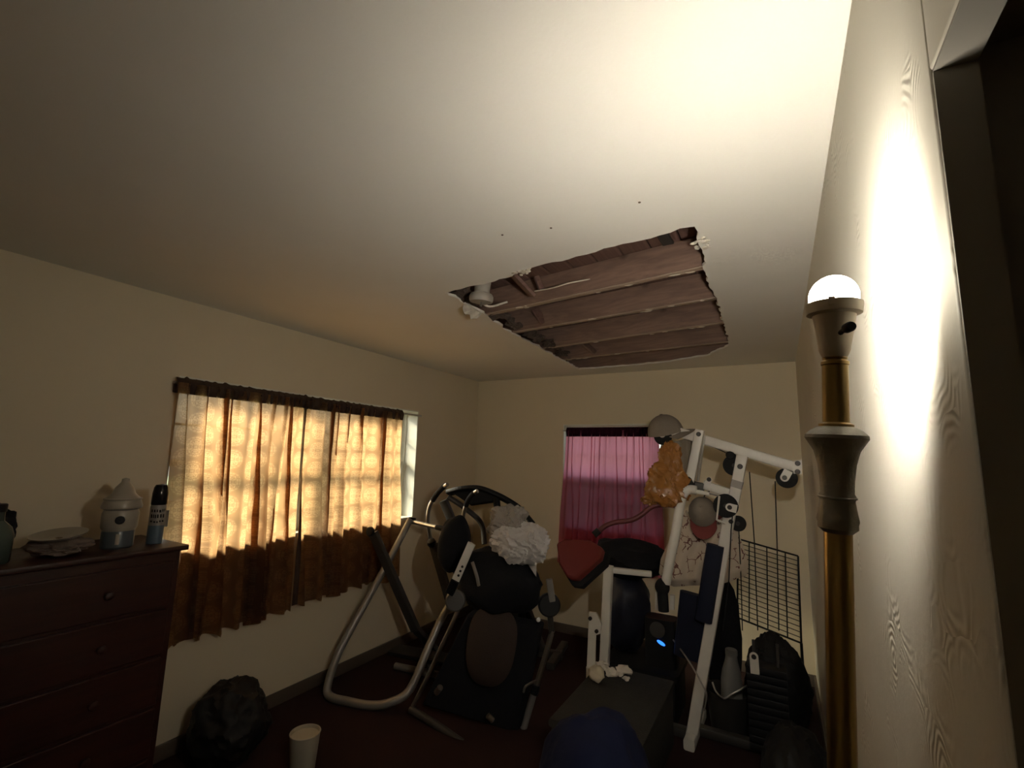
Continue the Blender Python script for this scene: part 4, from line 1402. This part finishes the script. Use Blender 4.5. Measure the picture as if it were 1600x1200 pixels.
# seat post, bracket and red pad
MB().bar((-1.019, 3.200, 0.918), (-1.052, 3.200, 0.262), 0.058, 0.055, side=SD).build('seat_post', M_WHITEMETAL, gym)
MB().bar(Vector((-1.052, 3.200, 0.270)), (Vector((-1.052, 3.200, 0.262)).x, 3.2, 0.03), 0.058, 0.055, side=SD).build('seat_post_foot', M_WHITEMETAL, gym)
lb = [(-1.134, 3.150, 0.625), (-1.086, 3.150, 0.629), (-1.051, 3.150, 0.565), (-1.060, 3.150, 0.506), (-1.090, 3.150, 0.492), (-1.094, 3.150, 0.277), (-1.150, 3.150, 0.273)]
lbo = MB().prism(lb, (0, 0.012, 0)).build('leg_bracket', M_WHITEMETAL, gym)
for q in ((-1.123, 3.170, 0.590), (-1.080, 3.170, 0.520)):
    bolt(q, 0.012, lbo)
lb0 = Vector((-1.124, 3.150, 0.275))
MB().bar(lb0 + Vector((0, 0, 0.02)), (lb0.x, 3.15, 0.03), 0.05, 0.05, side=SD).build('bracket_foot', M_WHITEMETAL, gym)
MB().bar((-1.021, 3.220, 0.890), (-0.764, 3.300, 0.881), 0.035, 0.04, side=SD).build('seat_rail', M_WHITEMETAL, gym)
rp = [(-1.251, 2.897, 1.066), (-1.220, 2.957, 1.088), (-1.097, 3.096, 1.079), (-1.037, 3.162, 1.027), (-1.028, 3.083, 0.977), (-1.068, 2.977, 0.928), (-1.115, 2.891, 0.874), (-1.162, 2.863, 0.880), (-1.219, 2.865, 0.951)]
MB().prism(rp, (0.01, 0.05, -0.035)).build('red_pad', M_RED, gym, bevel=0.015)
rp2 = [Vector(q) + Vector((0.012, 0.055, -0.045)) + (Vector(q) - Vector((-1.139, 2.973, 0.989))) * 0.06 for q in rp]
MB().prism(rp2, (0.006, 0.03, -0.02)).build('pad_shell', M_BLACK, gym)

# ------------------------------------------------------------------ things hung on and leaned against the gym


def cap_thing(c, fwd, up, label, crown_m, brim_m, r=0.095):
    """baseball cap: panelled crown, button, curved brim"""
    c, fwd, up = Vector(c), Vector(fwd).normalized(), Vector(up).normalized()
    side = fwd.cross(up).normalized()
    up = side.cross(fwd).normalized()
    t = thing('baseball_cap', label, 'cap', c)
    mb = MB()
    vv, ff = [], []
    NA, NR = 36, 9
    for i in range(NR + 1):
        e = (PI / 2) * i / NR
        for k in range(NA):
            a = 2 * PI * k / NA
            seam = 1 - 0.018 * (abs(math.sin(3 * a)) < 0.12)
            rad = r * math.cos(e) * (1.0 if i else 1.02) * seam
            vv.append(c + fwd * (rad * math.cos(a) * 1.08) + side * (rad * math.sin(a) * 0.95) + up * (r * 1.15 * math.sin(e)))
    for i in range(NR):
        for k in range(NA):
            ff.append((i * NA + k, i * NA + (k + 1) % NA, (i + 1) * NA + (k + 1) % NA, (i + 1) * NA + k))
    mb.add(vv, ff)
    mb.build('crown', crown_m, t, angle=60)
    MB().disc(c + up * r * 1.15, up, 0.010, 0.008, 12).build('button', crown_m, t)
    br = MB()
    top, bot, ff = [], [], []
    n = 15
    for i in range(n):
        a = -1.15 + 2.3 * i / (n - 1)
        ins = c + fwd * (r * 1.04 * math.cos(a)) + side * (r * 0.95 * math.sin(a))
        out = c + fwd * (r * 1.04 * math.cos(a) + 0.078 * math.cos(a * 0.8)) + side * (r * 0.98 * math.sin(a))
        drop = -0.030 * (math.sin(a) ** 2)
        for q, d in ((ins, drop * 0.4), (out, drop - 0.006)):
            top.append(q + up * d)
            bot.append(q + up * (d - 0.004))
    m_ = len(top)
    for i in range(n - 1):
        a = 2 * i
        ff += [(a, a + 1, a + 3, a + 2), (m_ + a, m_ + a + 2, m_ + a + 3, m_ + a + 1), (a + 1, m_ + a + 1, m_ + a + 3, a + 3), (a, a + 2, m_ + a + 2, m_ + a)]
    br.add(top + bot, ff)
    br.build('brim', brim_m, t)
    return t


m_capg = mat('grey_brown_canvas', (0.20, 0.165, 0.125), rough=0.9, var=0.12, scale=30, bump=0.3, bscale=200)
m_capr = mat('dull_red_canvas', (0.17, 0.035, 0.030), rough=0.9, var=0.12, scale=30)
cap_thing((-0.639, 3.220, 1.794), (0.85, -0.1, 0.12), (-0.35, -0.25, 0.9), 'grey-brown baseball cap perched on the left end of the gym boom', m_capg, m_capg, 0.105)
cap_thing((-0.425, 3.200, 1.308), (0.05, -0.45, -0.85), (0.0, -0.8, 0.55), 'grey baseball cap with a red brim hanging above the printed shirt', m_capg, m_capr, 0.085)

# hanging beige cloth behind the boom
tw = [(-0.599, 3.260, 1.738), (-0.479, 3.260, 1.768), (-0.492, 3.260, 1.617), (-0.535, 3.260, 1.446), (-0.567, 3.260, 1.452), (-0.610, 3.260, 1.614)]
tag(MB().sheet([(q[0], q[2]) for q in tw], lambda u, v, d: Vector((u, 3.26 - d, v)), cell=0.010, depth=lambda u, v, e: 0.012 * e + 0.010 * math.sin(u * 90 + v * 6)).build('hanging_towel', mat('beige_towel', (0.25, 0.205, 0.15), rough=0.95, bump=0.4, bscale=120)), 'beige towel hanging from the gym boom behind the orange bag', 'towel')

# orange bag
ob = thing('orange_bag', 'crumpled orange plastic bag hanging at the left end of the gym boom', 'bag', (-0.640, 3.120, 1.345))
m_or = mat('orange_bag_film', (0.30, 0.125, 0.028), rough=0.22, var=0.25, scale=8, bump=0.5, bscale=9)
MB().blob((-0.634, 3.120, 1.462), (0.130, 0.085, 0.130), seed=51, amp=0.40, freq=1.1, wrinkle=0.15, sub=5).build('bag_body', m_or, ob)
MB().blob((-0.594, 3.130, 1.605), (0.070, 0.06, 0.12), seed=53, amp=0.35, freq=1.2, wrinkle=0.16, sub=5).build('bag_neck', m_or, ob)
MB().tube(path([(-0.593, 3.130, 1.645), (-0.580, 3.150, 1.694), (-0.600, 3.180, 1.735)]), [0.03] * 6 + [0.02] * 4 + [0.014] * 3, 10).build('bag_knot', m_or, ob)
MB().blob((-0.726, 3.120, 1.363), (0.050, 0.04, 0.03), seed=57, amp=0.4, freq=2.0, crease=0.2, sub=4).build('bag_handle', m_or, ob)

# curl bar
cb_ = thing('curl_bar', 'dark red bent curl bar lying across the front of the purple curtain', 'bar', (-0.830, 3.050, 1.243))
MB().tube(path([(-1.045, 3.020, 1.141), (-0.988, 3.040, 1.192), (-0.927, 3.060, 1.219), (-0.839, 3.080, 1.236), (-0.783, 3.100, 1.266), (-0.715, 3.120, 1.324), (-0.654, 3.130, 1.339), (-0.549, 3.140, 1.342)], 5), 0.016, 12).build('bar', M_MAROON, cb_)
MB().tube([(-1.056, 3.015, 1.133), (-1.027, 3.030, 1.162)], 0.022, 12).build('end_grip', M_RUBBER, cb_)

# printed shirt
sh = [(-0.531, 3.280, 1.306), (-0.579, 3.280, 1.242), (-0.634, 3.280, 1.126), (-0.697, 3.280, 0.989), (-0.710, 3.280, 0.900), (-0.676, 3.280, 0.847), (-0.621, 3.280, 0.831), (-0.464, 3.280, 0.862), (-0.369, 3.280, 0.875), (-0.290, 3.280, 0.909), (-0.250, 3.280, 0.932), (-0.205, 3.280, 0.950), (-0.189, 3.280, 1.002), (-0.200, 3.280, 1.074),
      (-0.224, 3.280, 1.156), (-0.254, 3.280, 1.262), (-0.300, 3.280, 1.288), (-0.356, 3.280, 1.238), (-0.425, 3.280, 1.162), (-0.487, 3.280, 1.219)]
shirt = thing('printed_shirt', 'pale shirt with brown coral print hanging on the home gym', 'shirt', (sh[7][0], 3.28, sh[7][2]))
MB().sheet([(q[0], q[2]) for q in sh], lambda u, v, d: Vector((u, 3.27 - d, v)), cell=0.009, depth=lambda u, v, e: 0.035 * e + 0.012 * e * math.sin(u * 55 + 3 * math.sin(v * 9)) + 0.010 * noise.noise(Vector((u * 14, v * 8, 0)))).build('front', coral_mat(), shirt)
MB().tube(path([Vector(q) + Vector((0, -0.028, 0)) for q in ((-0.531, 3.280, 1.306), (-0.487, 3.280, 1.219), (-0.425, 3.280, 1.162), (-0.356, 3.280, 1.238), (-0.300, 3.280, 1.288))], 5), 0.007, 8).build('collar_edge', coral_mat(), shirt)
hg = MB().tube(path([(-0.627, 3.290, 1.157), (-0.537, 3.290, 1.269), (-0.427, 3.290, 1.356), (-0.318, 3.290, 1.298), (-0.234, 3.290, 1.172)]), 0.006, 8)
hg.tube(path([(-0.427, 3.290, 1.356), (-0.425, 3.280, 1.392), (-0.405, 3.250, 1.422), (-0.385, 3.210, 1.433)]), 0.004, 8)
hg.build('coat_hanger', M_DARKGREY, shirt)
# red lining seen in the neck
MB().sheet([(q[0], q[2]) for q in ((-0.514, 3.290, 1.270), (-0.422, 3.290, 1.169), (-0.305, 3.290, 1.279), (-0.355, 3.290, 1.306), (-0.448, 3.290, 1.307))], lambda u, v, d: Vector((u, 3.296 - d, v)), cell=0.010, depth=lambda u, v, e: 0.006 * e).build('neck_lining', m_capr, shirt)

# wire rack leaning in the corner
wr_ = thing('wire_rack', 'black wire rack panel leaning in the right back corner', 'rack', (-0.125, 3.900, 0.488))
c00, c10, c01 = Vector((-0.290, 3.950, 1.067)), Vector((0.079, 3.850, 1.006)), Vector((-0.305, 3.800, 0.565))
du, dv = c10 - c00, c01 - c00
fr_ = MB()
cor = [c00, c10, c10 + dv, c01]
for i in range(4):
    fr_.tube([cor[i], cor[(i + 1) % 4]], 0.006, 8)
fr_.build('frame', M_BLACK, wr_)
N = 17
for k in range(1, N):
    MB().tube([c00 + dv * k / N, c10 + dv * k / N], 0.0028, 6).build('cross_wire', M_BLACK, wr_)
for k in (0.2, 0.5, 0.8):
    MB().tube([c00 + du * k + Vector((0, -0.006, 0)), c01 + du * k + Vector((0, -0.006, 0))], 0.004, 6).build('upright_wire', M_BLACK, wr_)
for k, q in ((0, c01), (1, c10 + dv)):
    MB().tube([q, (q.x, q.y - 0.06, 0.003)], 0.008, 8).build('leg', M_BLACK, wr_)

# black device with a blue light, on a dark box
bx0 = Vector((-0.862, 3.450, 0.377))
tub = thing('storage_tub', 'black plastic storage tub on the floor behind the home gym seat', 'tub', (bx0.x, 3.50, 0))
MB().bar((bx0.x, 3.50, 0.0), (bx0.x, 3.50, 0.25), 0.46, 0.36, side=SD, r=0.03).build('tub_body', M_BLACK, tub)
MB().bar((bx0.x, 3.50, 0.25), (bx0.x, 3.50, 0.285), 0.49, 0.39, side=SD, r=0.03).build('lid', M_BLACK, tub)
dv0 = Vector((-0.745, 3.400, 0.439))
dev = thing('portable_speaker', 'black portable speaker with a small glowing blue light', 'speaker', (dv0.x, 3.47, 0.285))
MB().bar((dv0.x, 3.47, 0.285), (dv0.x, 3.47, dv0.z + 0.14), 0.20, 0.14, side=SD, r=0.03).build('cabinet', M_BLACK, dev)
gm = MB()
gm.disc((dv0.x - 0.01, 3.398, dv0.z + 0.075), (0, 1, 0), 0.05, 0.006, 24)
gm.build('grille', M_DARKGREY, dev)
vv = []
for k in range(14):
    a = 2 * PI * k / 14
    vv.append((dv0.x + 0.012 + 0.026 * math.cos(a), 3.397, dv0.z + 0.011 * math.sin(a) - 0.010 * math.cos(a)))
led = MB().prism(vv, (0, 0.006, 0)).build('power_light', emit_mat('blue_led', (0.03, 0.20, 1.0), 0.55), dev)
led['label'] = 'glowing blue power light'

# dark clothes heaped on and over the tub and seat rail
tag(MB().blob((-0.970, 3.550, 0.916), (0.27, 0.16, 0.13), seed=61, amp=0.25, freq=1.8, crease=0.08, sub=4).build('black_jacket', M_BLACKCLOTH), 'black jacket heaped on the gym seat rail below the purple curtain', 'jacket')
bb_ = Vector((-0.965, 3.520, 0.586))
tag(MB().blob((bb_.x - 0.05, 3.58, 0.285 + 0.265), (0.17, 0.15, 0.27), seed=63, amp=0.15, freq=1.6, crease=0.05, sub=4, flat=0.262).build('dark_duffel_bag', mat('navy_black_nylon', (0.010, 0.011, 0.020), 0.5, bump=0.2, bscale=40)), 'dark navy duffel bag standing on the storage tub', 'bag')

# cord hanging by the main post
tag(MB().tube(path([(-0.648, 3.360, 0.485), (-0.567, 3.200, 0.483), (-0.492, 3.080, 0.455), (-0.437, 3.020, 0.402), (-0.413, 3.020, 0.353), (-0.431, 3.040, 0.259)]), 0.0045, 8).build('power_cord', M_GREYTUBE), 'grey cord sagging from the speaker across the white post', 'cord')

# grey bottle and chrome handled pail
pail = thing('pail', 'dark pail with a chrome wire handle at the foot of the white post', 'pail', (-0.30, 3.36, 0))
pc = Vector((-0.346, 3.420, 0.127))
ORG[pail] = Vector((pc.x, 3.42, 0)); pail.location = ORG[pail]
pt_z = Vector((-0.342, 3.420, 0.242)).z
m_pail = mat('dark_pail_plastic', (0.03, 0.028, 0.025), 0.4)
MB().lathe([(0.095, 0.0), (0.098, 0.004), (0.125, pt_z), (0.130, pt_z + 0.004), (0.122, pt_z), (0.095, 0.01), (0.0, 0.01)], (pc.x, 3.42, 0.002), (0, 0, 1), 32).build('pail_body', m_pail, pail)
hn = MB().tube(path([(-0.416, 3.300, 0.312), (-0.393, 3.270, 0.276), (-0.350, 3.250, 0.259), (-0.309, 3.250, 0.290), (-0.265, 3.270, 0.317), (-0.229, 3.300, 0.338)], 6), 0.005, 10)
hn.build('wire_handle', M_CHROME, pail)
bz0 = pt_z * 0 + 0.016
gb = thing('plastic_bottle', 'translucent grey plastic bottle standing in the dark pail', 'bottle', (pc.x + 0.01, 3.43, bz0))
bh = Vector((-0.300, 3.420, 0.472)).z - bz0
m_gb = mat('grey_bottle_plastic', (0.16, 0.155, 0.14), 0.35)
MB().lathe([(0.055, 0.0), (0.060, 0.006), (0.060, bh * 0.62), (0.052, bh * 0.74), (0.036, bh * 0.87), (0.032, bh * 0.93)], (pc.x + 0.015, 3.43, bz0), (0.03, 0, 1), 24).build('body', m_gb, gb)
MB().lathe([(0.034, bh * 0.93), (0.035, bh * 0.94), (0.035, bh), (0.031, bh * 1.01)], (pc.x + 0.015, 3.43, bz0), (0.03, 0, 1), 20).build('cap', m_gb, gb)

# black bin bag in the near right corner
bgp = Vector((-0.053, 2.950, 0.334))
tag(MB().blob((0.0, 2.72, 0.20), (0.145, 0.26, 0.22), seed=71, amp=0.12, freq=1.8, crease=0.07, sub=5, flat=0.198).build('bin_bag', mat('black_bag_film', (0.006, 0.006, 0.006), 0.6, bump=0.3, bscale=20)), 'full black bin bag on the floor against the right wall', 'bag')

# low dark trunk on the floor in front of the gym
trk = thing('storage_chest', 'low dark storage chest on the floor before the home gym', 'chest', (-0.83, 2.74, 0))
m_deck = mat('dark_trunk_vinyl', (0.030, 0.028, 0.024), 0.75, var=0.3, scale=18, bump=0.5, bscale=160)
MB().bar((-0.83, 2.37, 0.15), (-0.83, 3.11, 0.15), 0.44, 0.30, side=(0, 0, 1), r=0.012).build('chest_body', m_deck, trk)
MB().bar((-0.83, 2.36, 0.322), (-0.83, 3.12, 0.322), 0.46, 0.036, side=(0, 0, 1), r=0.010).build('lid', m_deck, trk)
MB().tube(path([(-0.93, 2.352, 0.20), (-0.92, 2.335, 0.19), (-0.74, 2.335, 0.19), (-0.73, 2.352, 0.20)]), 0.007, 8).build('handle', M_BLACK, trk)

# broken plaster fallen from the hole
random.seed(21)
chunk_labels = 'small broken piece of pale ceiling plaster in the heap on the dark chest'
pc0 = Vector((-0.95, 2.98, 0.34))
for k in range(11):
    r_ = random.uniform(0.014, 0.034)
    px_ = pc0.x + random.uniform(-0.09, 0.12)
    py_ = pc0.y + random.uniform(-0.09, 0.10)
    ch = MB().blob((px_, py_, 0.341 + r_ * 0.6), (r_ * 1.3, r_, r_ * 0.8), seed=k * 2.3 + 1, amp=0.7, freq=1.8, crease=0.2, sub=2, flat=r_ * 0.6)
    tag(ch.build('plaster_chunk', M_PLASTER, angle=15), chunk_labels, 'plaster chunk', 'fallen plaster on the dark chest')
tag(MB().blob((-0.985, 2.86, 0.386), (0.048, 0.04, 0.045), seed=4, amp=0.25, crease=0.05, sub=3, flat=0.044).build('plaster_lump', mat('yellowed_plaster', (0.55, 0.47, 0.33), 0.9, bump=0.4, bscale=60)), 'large rounded yellowish plaster lump at the front of the plaster heap', 'plaster chunk')

# blue bag with white cloth at the bottom of the view
tag(MB().blob((-0.70, 2.03, 0.30), (0.23, 0.24, 0.29), seed=81, amp=0.10, freq=1.5, crease=0.04, sub=5, flat=0.298).build('blue_laundry_bag', mat('dark_blue_cloth', (0.005, 0.008, 0.030), 0.9, bump=0.3, bscale=40)), 'dark blue bulging laundry bag on the floor at the bottom of the view', 'bag')
wc = Vector((-0.942, 2.331, 0.196))
tag(MB().blob((-0.955, 2.215, 0.14), (0.07, 0.09, 0.15), seed=83, amp=0.2, freq=1.8, crease=0.1, sub=4, flat=0.138).build('white_cloth', mat('soiled_white_cloth', (0.38, 0.30, 0.24), 0.9)), 'bunched off-white cloth leaning against the blue laundry bag', 'cloth')

# white bucket and dark sack near the side wall
bkp = Vector((-2.215, 1.875, 0))
bu = thing('bucket', 'small white plastic bucket on the floor in front of the grey glider', 'bucket', bkp)
m_bu = mat('white_bucket_plastic', (0.42, 0.38, 0.29), 0.45, var=0.08)
MB().lathe([(0.058, 0.0), (0.060, 0.004), (0.074, 0.175), (0.070, 0.175), (0.056, 0.008), (0.0, 0.008)], bkp, (0, 0, 1), 32).build('bucket_body', m_bu, bu)
MB().ring(bkp + Vector((0, 0, 0.175)), (0, 0, 1), 0.073, 0.004).build('rim', m_bu, bu)
MB().disc(bkp + Vector((0, 0, 0.160)), (0, 0, 1), 0.068, 0.006, 28).build('lid', m_bu, bu)
tag(MB().blob((-2.62, 1.72, 0.185), (0.19, 0.18, 0.20), seed=91, amp=0.16, freq=1.7, crease=0.10, sub=5, flat=0.183).build('dark_sack', mat('dark_sack_film', (0.012, 0.011, 0.010), 0.6, bump=0.15, bscale=18)), 'dark shiny sack on the floor between the dresser and the bucket', 'sack')

# dark sacks standing behind the gym
tag(MB().blob((-0.385, 3.66, 0.42), (0.115, 0.09, 0.44), seed=97, amp=0.12, freq=1.4, wrinkle=0.04, sub=4, flat=0.418).build('tall_sack', M_BLACKCLOTH), 'tall black sack standing behind the white gym post', 'sack')
tag(MB().blob((-0.08, 3.545, 0.26), (0.18, 0.165, 0.30), seed=99, amp=0.12, freq=1.5, wrinkle=0.06, sub=5, flat=0.258).build('bin_bag', mat('black_bag_film', (0.006, 0.006, 0.006), 0.6)), 'black bin bag behind the weight stack below the wire rack', 'bag')
